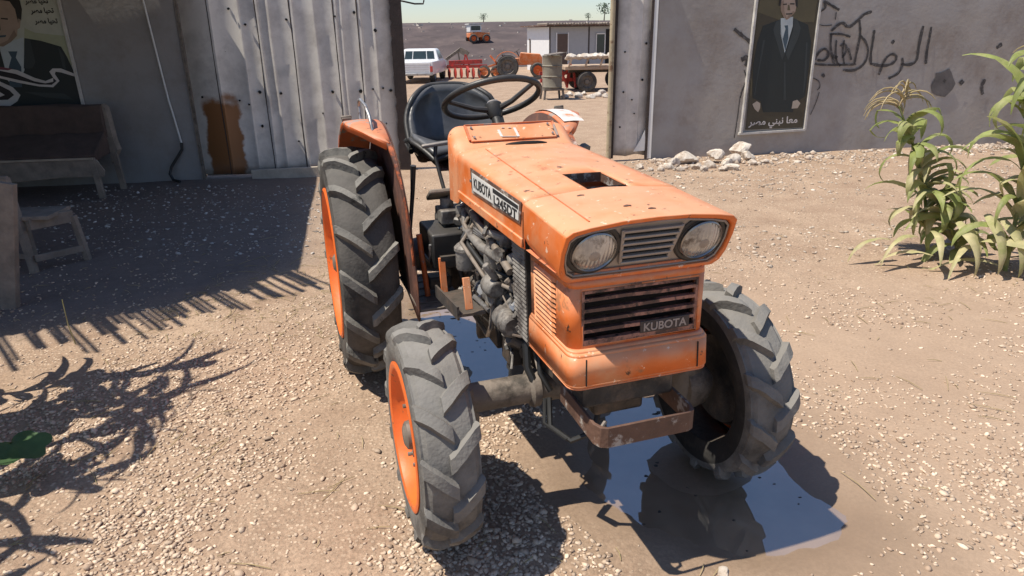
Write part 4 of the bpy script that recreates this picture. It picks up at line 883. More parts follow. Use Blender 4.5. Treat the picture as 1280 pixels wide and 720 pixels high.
# radiator and its ribbed side screen
mb = MB(); mb.box((0, -.12, .82), (.36, .10, .36)); P_(mb, 'radiator', M['engine'], bevel=.006)
mb = MB(); sx = -1
vs = []; fs = []
for k in range(49):
    z = 1.005-k*.0072
    for yy in (-.245, -.125): vs.append((-.205-.004*(k % 2), yy+.03*(k/48), z))
mb.add(vs, [(2*k, 2*k+1, 2*k+3, 2*k+2) for k in range(48)]); scr = P_(mb, 'radiator_screen', M['alu'], smooth=0, solid=.004, recalc=False)
mb = MB(); mb.bar((-.20, -.120, 1.0), (-.20, -.09, .655), .02, .012); P_(mb, 'strut', M['black'])
# side frame and front bolster
for s_ in (-1, 1):
    mb = MB(); mb.bar((s_*.125, -.75, .56), (s_*.125, .13, .60), .035, .10); P_(mb, 'frame_rail', M['engine'], bevel=.006)
mb = MB(); mb.box((0, .13, .62), (.30, .16, .10)); mb.box((0, .04, .55), (.17, .22, .10)); P_(mb, 'front_bolster', M['engine'], bevel=.012)
# bumper loop of bent flat bar
def bl(z, off): return [(-.160+off, .06, z+.012), (-.160+off, .30-off, z), (-.150+off, .325-off, z), (-.13, .335-off, z), (.13, .335-off, z), (.150-off, .325-off, z), (.160-off, .30-off, z), (.160-off, .06, z+.012)]
mb = MB(); o0, o1, i0, i1 = bl(.512, 0), bl(.576, 0), bl(.512, .009), bl(.576, .009)
mb.rings([[a, b_, c, d] for a, b_, c, d in zip(o0, o1, i1, i0)]); P_(mb, 'bumper_bar', M['rusty'], smooth=25, bevel=.0015)
for s_ in (-1, 1):
    mb = MB(); mb.bar((s_*.145, .10, .54), (s_*.145, .09, .66), .012, .07, up=(0, 1, 0)); P_(mb, 'bumper_bracket', M['rusty'])
mb = MB(); mb.tube([(-.145, .31, .56), (-.125, .30, .575), (-.115, .285, .565), (-.13, .28, .555)], .006, 6); P_(mb, 'wire_loop', M['iron'])
# front axle
mb = MB(); mb.lathe([(.050, -.43), (.050, -.20), (.066, -.19), (.066, -.165), (.052, -.16), (.055, -.09), (.085, -.05), (.092, 0), (.085, .05), (.055, .09), (.052, .16), (.066, .165), (.066, .19), (.050, .20), (.050, .43)], (0, -.14, .475), (1, 0, 0), 24); P_(mb, 'front_axle', M['iron'])
for s_ in (-1, 1):
    mb = MB(); mb.lathe([(.0, .585), (.05, .58), (.062, .56), (.060, .50), (.066, .46), (.062, .42), (.05, .37), (.0, .35)], (s_*.435, -.145, -.06), (0, 0, 1), 18); mb.lathe([(0, -.02), (.085, -.015), (.095, .02), (.085, .06), (.05, .10)], (s_*.425, -.15, .374), (s_, 0, 0), 20)
    P_(mb, 'bevel_case', M['iron'])
mb = MB(); mb.tube([(-.15, -.06, .47), (-.17, .00, .40), (-.12, .06, .37), (-.05, .08, .40), (-.02, .05, .46)], .010, 7); mb.tube([(-.165, -.06, .47), (-.19, .0, .415), (-.14, .07, .385)], .006, 6); P_(mb, 'hose', M['hose'])
mb = MB(); mb.cyl((.06, -1.2, .48), (.03, -.08, .51), .022, n=12); P_(mb, 'drive_shaft', M['iron'])
# rear axle
mb = MB(); mb.lathe([(.07, -.50), (.075, -.35), (.10, -.20), (.11, 0), (.10, .20), (.075, .35), (.07, .50)], (0, -1.53, .562), (1, 0, 0), 22); P_(mb, 'rear_axle', M['engine'])

# wheels
def side_dark(sx, k, n): return (k < n//2) == (sx > 0)                  # the inner sidewalls take the blacker rubber
def wheel(name, sx, cx, cy, R, w, rimR, nl, lh, lw, tyre_m, phase, seed):
    """sx=-1 wheel on the viewer's left. V treads point down at the front"""
    r_ = random.Random(seed); c = Vector((sx*cx, cy, R)); Rc = R-lh
    # rim
    e = sx; hw = w/2
    mb = MB()
    prof = [(rimR+.014, e*hw*.90), (rimR+.016, e*hw*.99), (rimR+.004, e*hw*1.03), (rimR-.008, e*hw*.97), (rimR-.016, e*hw*.70), (rimR-.040, e*hw*.45), (rimR-.055, e*hw*.20), (rimR*.72, e*hw*.10), (rimR*.58, e*hw*.14), (rimR*.50, e*hw*.30), (rimR*.34, e*hw*.34), (0, e*hw*.34)]
    mb.lathe(prof, c, (1, 0, 0), 40)
    prof = [(rimR-.002, e*hw*.70), (rimR-.02, 0), (rimR-.004, -e*hw*.78), (rimR+.014, -e*hw*.84), (rimR+.014, -e*hw*.78)]
    mb.cur = 1; mb.lathe(prof, c, (1, 0, 0), 40)
    mb.lathe([(rimR-.045, e*hw*.36), (rimR-.060, e*hw*.10), (rimR*.72, e*hw*.02), (rimR*.55, e*hw*.06), (rimR*.3, e*hw*.22), (0, e*hw*.22)], c, (1, 0, 0), 40); mb.cur = 0
    wh = P_(mb, name, [M['orange_rim'], M['engine']], smooth=45, loc=c)
    # tyre carcass
    half_ = [(rimR-.006, .82), (rimR+.012, .93), (rimR+.35*(Rc-rimR), 1.0), (rimR+.62*(Rc-rimR), 1.0), (rimR+.84*(Rc-rimR), .955), (Rc-.020, .88), (Rc-.008, .74), (Rc-.002, .45), (Rc, 0)]
    pr = [(a, -hw*b_) for a, b_ in half_]+[(a, hw*b_) for a, b_ in half_[-2::-1]]
    def surf(s):                                                        # s from 0 (crown) to 1.25 (down the sidewall): (r, x)
        pts = [(Rc, 0), (Rc-.002, .45), (Rc-.008, .74), (Rc-.020, .88), (rimR+.84*(Rc-rimR), .955), (rimR+.62*(Rc-rimR), 1.0)]
        ss = [0, .45, .74, .88, 1.02, 1.30]
        for (a, xa), (b_, xb), s0, s1 in zip(pts, pts[1:], ss, ss[1:]):
            if s <= s1: t = (s-s0)/(s1-s0); return a+(b_-a)*t, hw*(xa+(xb-xa)*t)
        return pts[-1][0], hw
    mb = MB(); nseg = 72
    rs = []
    for k in range(nseg):
        a = 2*PI*k/nseg; rs.append([(c.x+x, c.y+r*math.cos(a), c.z+r*math.sin(a)) for r, x in pr])
    rs.append(rs[0]); nf0 = len(mb.f); mb.rings(rs, False, False, False)
    for q in range(nf0, len(mb.f)):
        if (q-nf0) % (len(pr)-1) in (0, 1, 2, len(pr)-2, len(pr)-3, len(pr)-4) and True: mb.mi[q] = 1 if side_dark(sx, (q-nf0) % (len(pr)-1), len(pr)) else 0
    # lugs
    for side in (-1, 1):
        for k in range(nl):
            a0 = 2*PI*(k+(.5 if side > 0 else 0))/nl+phase; stp = [-.10, .02, .2, .4, .6, .78, .92, 1.04, 1.18]
            hs = [lh*.70, lh*.95, lh, lh*.98, lh*1.0, lh*.98, lh*.96, lh*.55, lh*.04]; sec = []
            wr = 1+.12*(r_.random()-.5)
            for s, hh in zip(stp, hs):
                if s < 0: r, x = Rc, hw*s
                else: r, x = surf(s)
                x *= side
                if s >= 0: x = side*abs(x)
                sm_ = min(max(s, -.1), 1.0)
                am = a0+(sm_*hw*.92-hw*.30)/R
                # outward direction in the (r, x) plane
                k2 = max(0, (s-.74)/.5); ox = side*min(1, k2)*.9; orr = math.sqrt(max(0, 1-ox*ox))
                jb = lw*.62*(1+.1*r_.random()); jt = lw*.40*wr
                hh2 = hh*(1-.10*r_.random())
                ring_ = []
                for dy, h_ in ((-jb, -.012), (-jt, hh2), (jt*.9, hh2*(.97)), (jb, -.012)):
                    rr_ = r+orr*h_; an = am+dy/R; xx = x+ox*h_
                    jt_ = .0016 if h_ > 0 else 0; ring_.append((c.x+xx+r_.uniform(-jt_, jt_), c.y+rr_*math.cos(an)+r_.uniform(-jt_, jt_), c.z+rr_*math.sin(an)+r_.uniform(-jt_, jt_)))
                sec.append(ring_)
            mb.cur = 2 if R > .5 else 0; mb.rings(sec); mb.cur = 0
    P_(mb, 'tyre', [tyre_m, M['tyre_black'], M['tyre_lug']], wh, smooth=28, loc=c).location = (0, 0, 0)
    # hub and nuts
    mb = MB(); mb.lathe([(0, e*hw*.98), (.030, e*hw*.96), (.046, e*hw*.86), (.052, e*hw*.55), (.075, e*hw*.48), (.080, e*hw*.32)], c, (1, 0, 0), 22); P_(mb, 'hub', M['iron'], wh, loc=c).location = (0, 0, 0)
    nb = 6
    for k in range(nb):
        a = 2*PI*k/nb+.2; q = c+Vector((0, math.cos(a), math.sin(a)))*rimR*.42
        mb = MB(); mb.cyl(q+Vector((e*hw*.30, 0, 0)), q+Vector((e*hw*.62, 0, 0)), .014, n=6); mb.cyl(q+Vector((e*hw*.62, 0, 0)), q+Vector((e*hw*.80, 0, 0)), .007, n=8); P_(mb, 'wheel_nut', M['iron'], wh, loc=c).location = (0, 0, 0)
    return wh
wheel('front_wheel', -1, .540, -.150, .374, .180, .232, 13, .026, .058, M['tyre_front'], .10, 3)
wheel('front_wheel', 1, .560, -.140, .376, .185, .232, 13, .030, .056, M['tyre_front'], .33, 4)
wheel('rear_wheel', -1, .585, -1.53, .562, .255, .355, 16, .036, .050, M['tyre'], .05, 5)
wheel('rear_wheel', 1, .475, -1.53, .562, .255, .355, 16, .036, .050, M['tyre'], .21, 6)

# fenders: a curved strip over the tyre with an inner side panel and a narrow flange running down in front
for s_ in (-1, 1):
    OX = -.018 if s_ < 0 else -.075
    def fpt(x, r, a): return (s_*(x+OX), -1.45+r*math.cos(a), .577+r*math.sin(a))
    mb = MB(); R_ = .672
    an = np.radians(np.linspace(64, 158, 19))
    def outer(d): return .615 if d > 84 else .475+.14*max(0, (d-64)/20)**.8
    def orow(a): o_ = outer(math.degrees(a)); return [fpt(.452, R_-.006, a), fpt(.462, R_, a), fpt((.455+o_)/2, R_+.005, a), fpt(o_-.008, R_, a), fpt(o_, R_-.006, a), fpt(o_+.001, R_-.032, a)]
    mb.rings([orow(a) for a in an], False, False, False)
    an2 = np.radians(np.linspace(14, 66, 16))
    fe = P_(mb, 'fender', M['orange_worn'], smooth=40, solid=.004)
    mb = MB(); mb.rings([[fpt(.450, R_-.012, a), fpt(.453, R_-.002, a), fpt(.459+.016*max(0, (math.degrees(a)-38)/28), R_, a), fpt(.461+.016*max(0, (math.degrees(a)-38)/28), R_-.012, a)] for a in an2], False, False, False); P_(mb, 'flange', M['flange'], fe, smooth=40, solid=.003)
    an3 = np.radians(np.linspace(-8, 158, 34)); mb = MB()
    mb.rings([[fpt(.450, R_-.006, a), fpt(.444, .45, a), fpt(.440, .16, a)] for a in an3], False, False, False)
    P_(mb, 'side_panel', M['fender_shade'], fe, smooth=40, solid=.004)
    if s_ < 0:
        mb = MB(); mb.tube([fpt(.53, R_+.004, 1.72), fpt(.53, R_+.065, 1.74), fpt(.53, R_+.088, 1.70), fpt(.53, R_+.092, 1.62), fpt(.525, R_+.078, 1.47), fpt(.52, R_+.050, 1.36), fpt(.515, R_+.0, 1.30)], .0075, 8); P_(mb, 'grab_rail', M['steel'], fe, smooth=60)
    mb = MB(); q = Vector(fpt(.59, R_+.010, 1.78)); mb.box(q, (.045, .03, .018)); mb.cyl(q+Vector((-.025, 0, .010)), q+Vector((.025, 0, .012)), .008, n=8); P_(mb, 'lamp_socket', M['iron'], fe, bevel=.003)
    if s_ > 0:
        mb = MB(); mb.rings([[fpt(.47, R_+.0075, a), fpt(.52, R_+.0095, a), fpt(.575, R_+.006, a)] for a in np.radians(np.linspace(72, 106, 10))], False, False, False); P_(mb, 'highlight_patch', mat('whitish_highlight', (.62, .57, .53), .5, var=.15, vscale=14, bump=.05, spots=[((.55, .25, .12), 12, .40, .08)]), fe, recalc=False)  # bright highlight on the fender top, painted as a whitish strip
# foot boards, steps, levers, pedals and engine fittings
for s_ in (-1, 1):
    mb = MB(); mb.box((s_*.33, -1.02, .545), (.20, .46, .012))
    for k in range(5): mb.bar((s_*.24, -1.22+k*.09, .553), (s_*.42, -1.22+k*.09, .553), .012, .006)
    P_(mb, 'foot_board', M['iron'] if s_ < 0 else M['engine'], bevel=.002)
mb = MB(); mb.box((-.30, -.985, .60), (.10, .08, .055)); P_(mb, 'pedal', M['engine'], bevel=.008)
def tube(name, pts, r, m, n=8): mb = MB(); mb.tube(pts, r, n); return P_(mb, name, m, smooth=60)
stp = MB()
o = stp; o.box((-.335, -.545, .700), (.012, .46, .11)) if False else None
# step: two orange straps carrying a dark tread plate
for yy, zt_, zb_ in ((-.79, .800, .625), (-.33, .860, .735)):
    pass
st = MB(); st.bar((-.325, -.42, .80), (-.325, -.385, .690), .014, .026, up=(1, 0, 0)); P_(st, 'step_strap', M['orange'], bevel=.002)
st = MB(); st.bar((-.33, -.775, .77), (-.33, -.745, .622), .014, .026, up=(1, 0, 0)); sto = P_(st, 'step_strap', M['orange'], bevel=.002)
st = MB(); st.box((-.31, -.58, .645), (.10, .36, .010), Matrix.Rotation(.10, 3, 'X')); st.box((-.362, -.58, .655), (.008, .36, .05), Matrix.Rotation(.10, 3, 'X')); P_(st, 'tread_plate', M['engine'], sto)
st = MB(); st.bar((-.20, -.775, .765), (-.335, -.775, .765), .02, .02); st.v = st.v; P_(st, 'bracket', M['engine'], sto)
tube('gear_lever', [(-.20, -1.36, 1.128), (-.205, -1.36, 1.08), (-.19, -1.25, .92), (-.16, -1.15, .74)], .0095, M['black'])
mb = MB(); mb.bar((-.265, -1.365, 1.128), (-.135, -1.365, 1.14), .026, .018); P_(mb, 'lever_grip', M['panel_grey'], bevel=.006)
tube('hand_lever', [(-.36, -1.10, 1.09), (-.365, -1.12, .98), (-.385, -1.12, .82), (-.40, -1.08, .72)], [.013, .010, .008, .008], M['black'])
tube('hand_lever', [(-.385, -.94, .83), (-.375, -.93, .70), (-.365, -.92, .56)], .012, M['orange_worn'])
tube('clutch_pedal_arm', [(-.22, -1.02, .99), (-.25, -1.00, .90), (-.23, -.98, .74), (-.20, -.95, .60)], .012, M['engine'])
mb = MB(); mb.box((-.27, -1.02, .975), (.10, .10, .02), Matrix.Rotation(.5, 3, 'X')); P_(mb, 'clutch_pedal', M['iron'], bevel=.006)
mb = MB(); mb.box((-.27, -.98, .77), (.16, .26, .15)); P_(mb, 'battery', M['black'], bevel=.01)
tube('battery_strap', [(-.353, -1.09, .74), (-.353, -1.07, .72), (-.353, -.90, .72), (-.353, -.88, .76), (-.353, -.87, .80)], .006, M['steel'])
mb = MB(); mb.box((-.24, -1.0, .89), (.09, .12, .06)); mb.cyl((-.24, -1.02, .90), (-.24, -1.02, .96), .03, n=10); mb.cyl((-.20, -.93, .88), (-.20, -.93, .94), .025, n=10); P_(mb, 'valve_block', M['alu'], bevel=.006)
mb = MB(); mb.lathe([(0, .0), (.036, .004), (.040, .012), (.040, .078), (.045, .080), (.045, .092), (.034, .104), (.020, .112), (0, .114)], (-.262, -.645, .752), (0, 0, 1), 22); P_(mb, 'fuel_filter', M['alu'])
mb = MB(); mb.lathe([(0, 0), (.028, .002), (.032, .02), (.032, .09), (.022, .10), (.022, .13), (0, .132)], (-.215, -.45, .80), (0, 0, 1), 16); mb.box((-.20, -.43, .745), (.09, .13, .12)); mb.lathe([(0, -.05), (.030, -.048), (.038, -.03), (.038, .03), (.028, .05), (0, .052)], (-.235, -.39, .765), (0, 1, 0), 18); mb.cyl((-.23, -.36, .80), (-.27, -.36, .86), .014, n=8)
P_(mb, 'injection_pump', M['alu'], bevel=.004)
mb = MB(); mb.lathe([(0, -.075), (.030, -.073), (.042, -.06), (.042, -.02), (.037, -.015), (.037, -.005), (.042, 0), (.042, .04), (.030, .055), (0, .057)], (-.225, -.25, .680), (0, 1, 0), 20); P_(mb, 'alternator', M['alu'])
tube('bent_pipe', [(-.24, -.36, .74), (-.25, -.37, .62), (-.25, -.42, .565), (-.26, -.60, .60), (-.25, -.58, .66), (-.24, -.42, .66)], .010, M['steel'])
tube('air_pipe', [(-.20, -.80, .955), (-.215, -.60, .935), (-.22, -.40, .905), (-.215, -.25, .86)], .014, M['iron'])
tube('air_pipe', [(-.20, -.86, .93), (-.24, -.70, .895), (-.24, -.50, .880), (-.22, -.36, .88)], .018, M['alu'])
for k in range(5):
    a = rnd.random()*.1; tube('hose', [(-.18, -.88+k*.03, .96-k*.01), (-.21-.02*k, -.80+.05*k, .93-.02*k+a*.3), (-.20-.012*k, -.68+.06*k, .90-.03*k), (-.17, -.55+.08*k, .86-.02*k)], .008+.003*(k % 2), M['hose'] if k % 2 else M['iron'])
for k in range(4): tube('fuel_line', [(-.262+.008*k, -.645, .865), (-.24, -.60, .90+.01*k), (-.20, -.50+.05*k, .90), (-.21, -.45+.02*k, .89)], .004, M['steel'], 6)
mb = MB()
for k in range(9):
    yy = -.82+.065*k; zz = .90+.03*math.sin(k*2.1); mb.lathe([(0, 0), (.026, .0), (.03, .01), (.03, .03), (.02, .045), (0, .047)], (-.165, yy, zz), (-1, 0, .3), 10)
P_(mb, 'engine_caps', M['alu'], bevel=.003)['kind'] = 'stuff'
frnd = random.Random(77)
for mname in ('alu', 'engine', 'iron', 'steel'):
    mb = MB()
    for k in range(34):
        yy = frnd.uniform(-.98, -.20); zz = frnd.uniform(.60, .965)-.05*(yy > -.3); xx = -frnd.uniform(.155, .20); r = frnd.uniform(.006, .02)
        d = Vector((-frnd.uniform(.2, 1), frnd.uniform(-1, 1), frnd.uniform(-1, 1))).normalized(); p0 = Vector((xx, yy, zz)); l = frnd.uniform(.02, .06)
        if frnd.random() < .6:
            mb.cyl(p0, p0+d*l, r, r*frnd.uniform(.7, 1), n=10); mb.cyl(p0+d*l, p0+d*(l+.012), r*1.35, n=6)
        elif frnd.random() < .5: mb.box(p0, (frnd.uniform(.02, .05), frnd.uniform(.02, .07), frnd.uniform(.02, .06)), Matrix.Rotation(frnd.uniform(-.5, .5), 3, 'X'))
        else:
            q = [p0]
            for _ in range(4): q.append(q[-1]+Vector((frnd.uniform(-.02, .01), frnd.uniform(-.05, .07), frnd.uniform(-.05, .03))))
            mb.tube(q, r*.35, 6)
    P_(mb, 'engine_fittings', M[mname], bevel=.0015)['kind'] = 'stuff'
mb = MB(); mb.box((-.19, -.55, .56), (.06, .30, .10)); mb.box((-.185, -.33, .57), (.05, .10, .16)); mb.lathe([(0, 0), (.06, 0), (.07, .01), (.07, .03), (.05, .05), (0, .05)], (-.165, -.30, .62), (-1, 0, 0), 14); P_(mb, 'starter_motor', M['engine'], bevel=.008)
mb = MB(); mb.tube([(-.19, -.17, .66), (-.20, -.13, .56), (-.18, -.10, .50)], .014, 8); mb.tube([(-.15, -.17, .66), (-.17, -.09, .55), (-.14, -.07, .49)], .009, 8); P_(mb, 'hose', M['hose'])

# ------------------------------------------------------------------ helpers for things away from the tractor
def ray_at(px, py, d):
    v = Matrix(_R).transposed() @ Vector((px-640, py-360, 861.2)); return Vector((v.x*d/v.y, d, 1.6+v.z*d/v.y))
def part(mb, name, m, parent, **k): return mb.build(name, m, parent, **k)

# ------------------------------------------------------------------ rocks along the foot of the right wall
def rock(c, r, label, group, m, sq=.75, seed=0, name='rock'):
    rr = random.Random(seed); bm = bmesh.new(); bmesh.ops.create_icosphere(bm, subdivisions=3, radius=1)
    ax = [(Vector((rr.gauss(0, 1), rr.gauss(0, 1), rr.gauss(0, 1))).normalized(), .55+.35*rr.random()) for _ in range(9)]
    for v in bm.verts:
        p = v.co.normalized()
        k = min([d/max(1e-3, p.dot(a)) for a, d in ax if p.dot(a) > .25]+[1.0])
        v.co = p*min(k, 1.0)
        v.co *= 1+.05*math.sin(7*v.co.x+seed)*math.sin(9*v.co.y)
    a = rr.random()*6; sx = 1+.4*rr.random()
    mb = MB(); mb.add([(r*(v.co.x*sx*math.cos(a)-v.co.y*math.sin(a)), r*(v.co.x*sx*math.sin(a)+v.co.y*math.cos(a)), r*v.co.z*sq) for v in bm.verts], [[q.index for q in f.verts] for f in bm.faces]); bm.free()
    o = mb.build(name, m, smooth=25); o.location = c; return tag(o, label, 'rock', group)
rp = [(842, 198, .10, 0), (858, 196, .155, 1), (836, 203, .085, 2), (872, 204, .08, 3), (886, 202, .10, 4), (893, 196, .13, 5), (908, 199, .10, 6), (916, 195, .12, 7), (925, 189, .15, 8), (934, 192, .12, 9), (940, 198, .07, 10), (903, 206, .07, 11), (880, 209, .07, 12), (850, 208, .06, 13), (826, 206, .06, 14), (915, 205, .09, 15), (800, 203, .07, 16), (813, 208, .05, 17), (955, 196, .06, 18), (968, 193, .05, 19)]
for px, py, r, i in rp:
    d = ray_at(px, min(py+8, 214), 1); t = -1.6/(d.z-1.6); x, y = d.x*t, d.y*t
    y = min(y, wally(x)-.15); z = r*.35
    if i in (5, 8): z += .07
    lab = {1: 'big pale squarish rock in the rubble at the foot of the graffiti wall', 8: 'tall pale rock crowning the rubble under the framed poster'}.get(i, 'pale rubble rock lying at the foot of the graffiti wall')
    rock((x, y, z), r*.85, lab, None if i in (1, 8) else 'rubble rocks by the wall', M['stone'], .8, i+3)
d = ray_at(904, 717, 1); t = -1.6/(d.z-1.6); rock((d.x*t, d.y*t, .004), .026, 'lone cream pebble at the near edge of the puddle', None, M['stone'], .7, 77, 'pebble')
d = ray_at(1170, 190, 1); t = -1.6/(d.z-1.6); rock((d.x*t, min(d.y*t, wally(d.x*t)-.15), .02), .07, 'small white rock by the wall behind the maize', None, M['white'], .5, 78)

# ------------------------------------------------------------------ bench with cloth backrest, broken chair, leaning board
be = thing('bench', 'low wooden bench with a brown cloth backrest under the flag poster', 'bench', (-5.5, 7.75, 0), math.atan(WB))
mb = MB()
sec = []
for k in range(15):
    x = -1.05+2.02*k/14; j = .012*math.sin(k*1.7)
    sec.append([(x, -.02+j, .60+j), (x, -.03+j, .80), (x, .0, .955+.015*math.sin(k*.9)), (x, .10, .965+.01*math.sin(k*1.3)), (x, .14, .80), (x, .14, .60)])
mb.rings(sec); part(mb, 'backrest', M['sofa'], be, smooth=50, bevel=.012)
mb = MB(); sec = []
for k in range(15):
    x = -1.05+2.02*k/14; j = .012*math.sin(k*2.3+1); sec.append([(x, -.42, .40), (x, -.45+j, .46+j*.5), (x, -.40, .50+j*.4), (x, -.05, .66+j), (x, .0, .56), (x, .0, .42)])
mb.rings(sec); part(mb, 'seat', M['sofa'], be, smooth=50, bevel=.01)
mb = MB(); mb.bar((-1.05, -.475, .445), (.95, -.475, .435), .02, .022); part(mb, 'seat_edge', mat('pale_batten', (.38, .31, .24), .8, var=.2), be)
mb = MB(); mb.prism([(-1.05, .43), (.98, .42), (1.04, .30), (1.02, .235), (.6, .24), (.2, .215), (-.3, .235), (-1.05, .225)], lambda a, b_: (a, -.465, b_), lambda a, b_: (a, -.440, b_)); part(mb, 'front_rail', M['wood'], be, bevel=.004)
for x, y in ((.93, -.44), (.99, .05), (-1.0, -.44), (-1.0, .05)):
    mb = MB(); mb.bar((x, y, .44), (x+.03, y-.01, -.02), .06, .05); part(mb, 'leg', M['wood'], be, bevel=.004)
mb = MB(); mb.prism([(.95, .30), (1.04, .45), (1.02, .55), (1.0, .92), (.97, .96)], lambda a, b_: (a, .02, b_), lambda a, b_: (a+.02, .10, b_)); part(mb, 'end_board', M['wood'], be)
mb = MB(); mb.box((-.35, .02, .02), (.9, .5, .12)); 
ch = thing('broken_chair', 'small weathered wooden chair with a missing backboard in the shaded yard', 'chair', (-3.58, 4.95, 0), .0)
def cb(name, p, q, w, h, m='wood'): mb = MB(); mb.bar(p, q, w, h); return part(mb, name, M[m], ch, bevel=.003)
cb('back_post', (.02, -.06, -.02), (-.045, -.02, .70), .045, .05); cb('back_post', (-.34, -.02, -.02), (-.34, .03, .70), .045, .05)
cb('back_rail', (-.35, .0, .67), (-.03, -.02, .675), .03, .075); cb('back_rail', (-.35, .0, .42), (.0, -.04, .42), .03, .05)
mb = MB(); mb.box((-.05, .13, .40), (.44, .34, .03), Matrix.Rotation(.12, 3, 'Z')); part(mb, 'seat', M['wood'], ch, bevel=.004)
cb('front_rail', (.05, -.03, .36), (.22, .22, .36), .025, .09)
cb('leg', (.22, .22, .36), (.25, .24, -.02), .04, .045); cb('leg', (-.22, .30, .38), (-.24, .34, -.02), .04, .04)
cb('stretcher', (.04, -.05, .10), (.24, .22, .10), .025, .05); cb('stretcher', (-.33, .0, .12), (.0, -.05, .12), .02, .04)
mb = MB(); mb.bar((-3.245, 4.15, -.03), (-3.10, 4.22, .80), .10, .045); mb.bar((-3.40, 4.1, .0), (-3.30, 4.16, .3), .03, .04)
mb.v = mb.v[:8]; mb.f = mb.f[:6]; mb.mi = mb.mi[:6]
tag(mb.build('board', M['wood'], bevel=.004), 'upright weathered board at the edge of the shaded yard', 'board')
mb = MB(); q = ray_at(95, 430, 3.57); mb.tube([(q.x, 3.57, -.02), (q.x-.01, 3.56, .12), (q.x-.015, 3.57, .27)], [.004, .003, .002], 6); tag(mb.build('dry_stalk', M['corn_dry']), 'dry upright stalk in front of the shade edge', 'stalk')
for k, (px, py, l, a) in enumerate(((320, 395, .30, .2), (60, 470, .22, -.5), (880, 330, .25, .6))):
    pass

# ------------------------------------------------------------------ maize
def blade(mb, base, az, length, droop, w, rise=.9, twist=0., kink=None, n=12):
    """arching leaf: starts upward along rise, then droops; folded along the midrib"""
    d = Vector((math.cos(az), math.sin(az), 0)); p = Vector(base); el = rise; st = length/n; vs = []; rs = []
    wob = rnd.random()*6
    for k in range(n+1):
        t = k/n; ww = w*(.35+1.9*t if t < .28 else (1-(t-.28)/.72)**.75*.88+.0)*.5
        ww = max(ww, .0015)
        dr = d*math.cos(el)+Vector((0, 0, math.sin(el))); side = Vector((-d.y, d.x, 0)); tw = twist*t+.25*math.sin(wob+t*5)
        nrm = side.cross(dr); sd = side*math.cos(tw)+nrm*math.sin(tw); up_ = dr.cross(sd)*-1
        rs.append([p-sd*ww+nrm*ww*.35, p-sd*ww*.5+nrm*ww*.12, p, p+sd*ww*.5+nrm*ww*.12, p+sd*ww+nrm*ww*.35+nrm*.004*math.sin(k*2.1+wob)])
        p = p+dr*st; el -= droop/n*(1.0+1.2*t)
        if kink and abs(t-kink) < .5/n: el -= .9
    mb.rings(rs, False, False, False)
def maize(label, base, top, nleaf, spec, tass, seed, lean_curve=.0):
    rnd.seed(seed); t = thing('maize_plant', label, 'maize', base)
    B = Vector((0, 0, 0)); T = Vector(top)-Vector(base)
    def stem(u): return B+T*u+Vector((lean_curve*math.sin(PI*u), 0, 0))
    mb = MB(); mb.tube([stem(u)+Vector((0, 0, -.03 if u == 0 else 0)) for u in np.linspace(0, 1, 9)], [.016-.010*u for u in np.linspace(0, 1, 9)], 8); part(mb, 'stalk', M['corn_leaf'], t, smooth=60)
    for i in range(nleaf):
        u, az, L_, dr, w, rise, m, kink = spec(i, nleaf)
        mb = MB(); blade(mb, stem(u), az, L_, dr, w, rise, rnd.uniform(-.8, .8), kink); part(mb, 'leaf', M[m], t, smooth=60, recalc=False)
    for c, spread, nb, L_ in tass:
        mb = MB(); p0 = stem(c)
        for k in range(nb):
            az = spread[0]+(spread[1]-spread[0])*(k+.5)/nb+rnd.uniform(-.2, .2); el = 1.35-rnd.random()*.6; p = Vector(p0)+Vector((0, 0, .012*k)); pts = [p.copy()]
            for q in range(7): p = p+Vector((math.cos(az)*math.cos(el), math.sin(az)*math.cos(el), math.sin(el)))*L_/7; el -= .30+.12*rnd.random(); pts.append(p.copy())
            mb.tube(pts, [.003, .0055, .006, .006, .0055, .005, .004, .002], 5)
        o = part(mb, 'tassel', M['tassel'], t)
    return t
def sp1(i, n):
    u = .12+.80*i/n; az = rnd.choice([PI, PI+.5, -.4, .3, PI-.5, -1.2, -2.2, 1.0])+rnd.uniform(-.35, .35)
    m = 'corn_dry' if u < .6 and rnd.random() < .7 else 'corn_leaf'
    return u, az, rnd.uniform(.32, .52)*(1-.35*max(0, u-.6)), rnd.uniform(1.0, 2.4), rnd.uniform(.085, .13), rnd.uniform(.6, 1.25), m, rnd.choice([None, None, .4, .6])
maize('leaning maize plant with feathery brown tassels in front of the graffiti wall', (3.20, 5.05, 0), (2.78, 5.05, 1.10), 44, sp1, [(.93, (2.2, 4.2), 13, .34), (1.0, (-.5, .9), 6, .30)], 21, .06)
def sp1b(i, n):
    u = .1+.8*i/n; m = 'corn_dry' if rnd.random() < .5 else 'corn_leaf'
    return u, rnd.uniform(-PI, PI), rnd.uniform(.3, .5), rnd.uniform(.9, 2.4), rnd.uniform(.08, .12), rnd.uniform(.3, 1.0), m, None
maize('short sprawling maize stalk with wilted leaves between the two tall ones', (3.36, 4.92, 0), (2.98, 4.98, .62), 34, sp1b, [], 22, .05)
def sp2(i, n):
    u = .10+.86*i/n; az = rnd.choice([PI, PI+.4, PI-.4, -.3, .4, -1.4, -2.0, 1.4])+rnd.uniform(-.3, .3)
    return u, az, rnd.uniform(.35, .70)*(1-.3*max(0, u-.7)), rnd.uniform(.8, 2.3), rnd.uniform(.09, .135), rnd.uniform(.8, 1.35), 'corn_dry' if u < .45 and rnd.random() < .5 else 'corn_leaf', rnd.choice([None, None, None, .5])
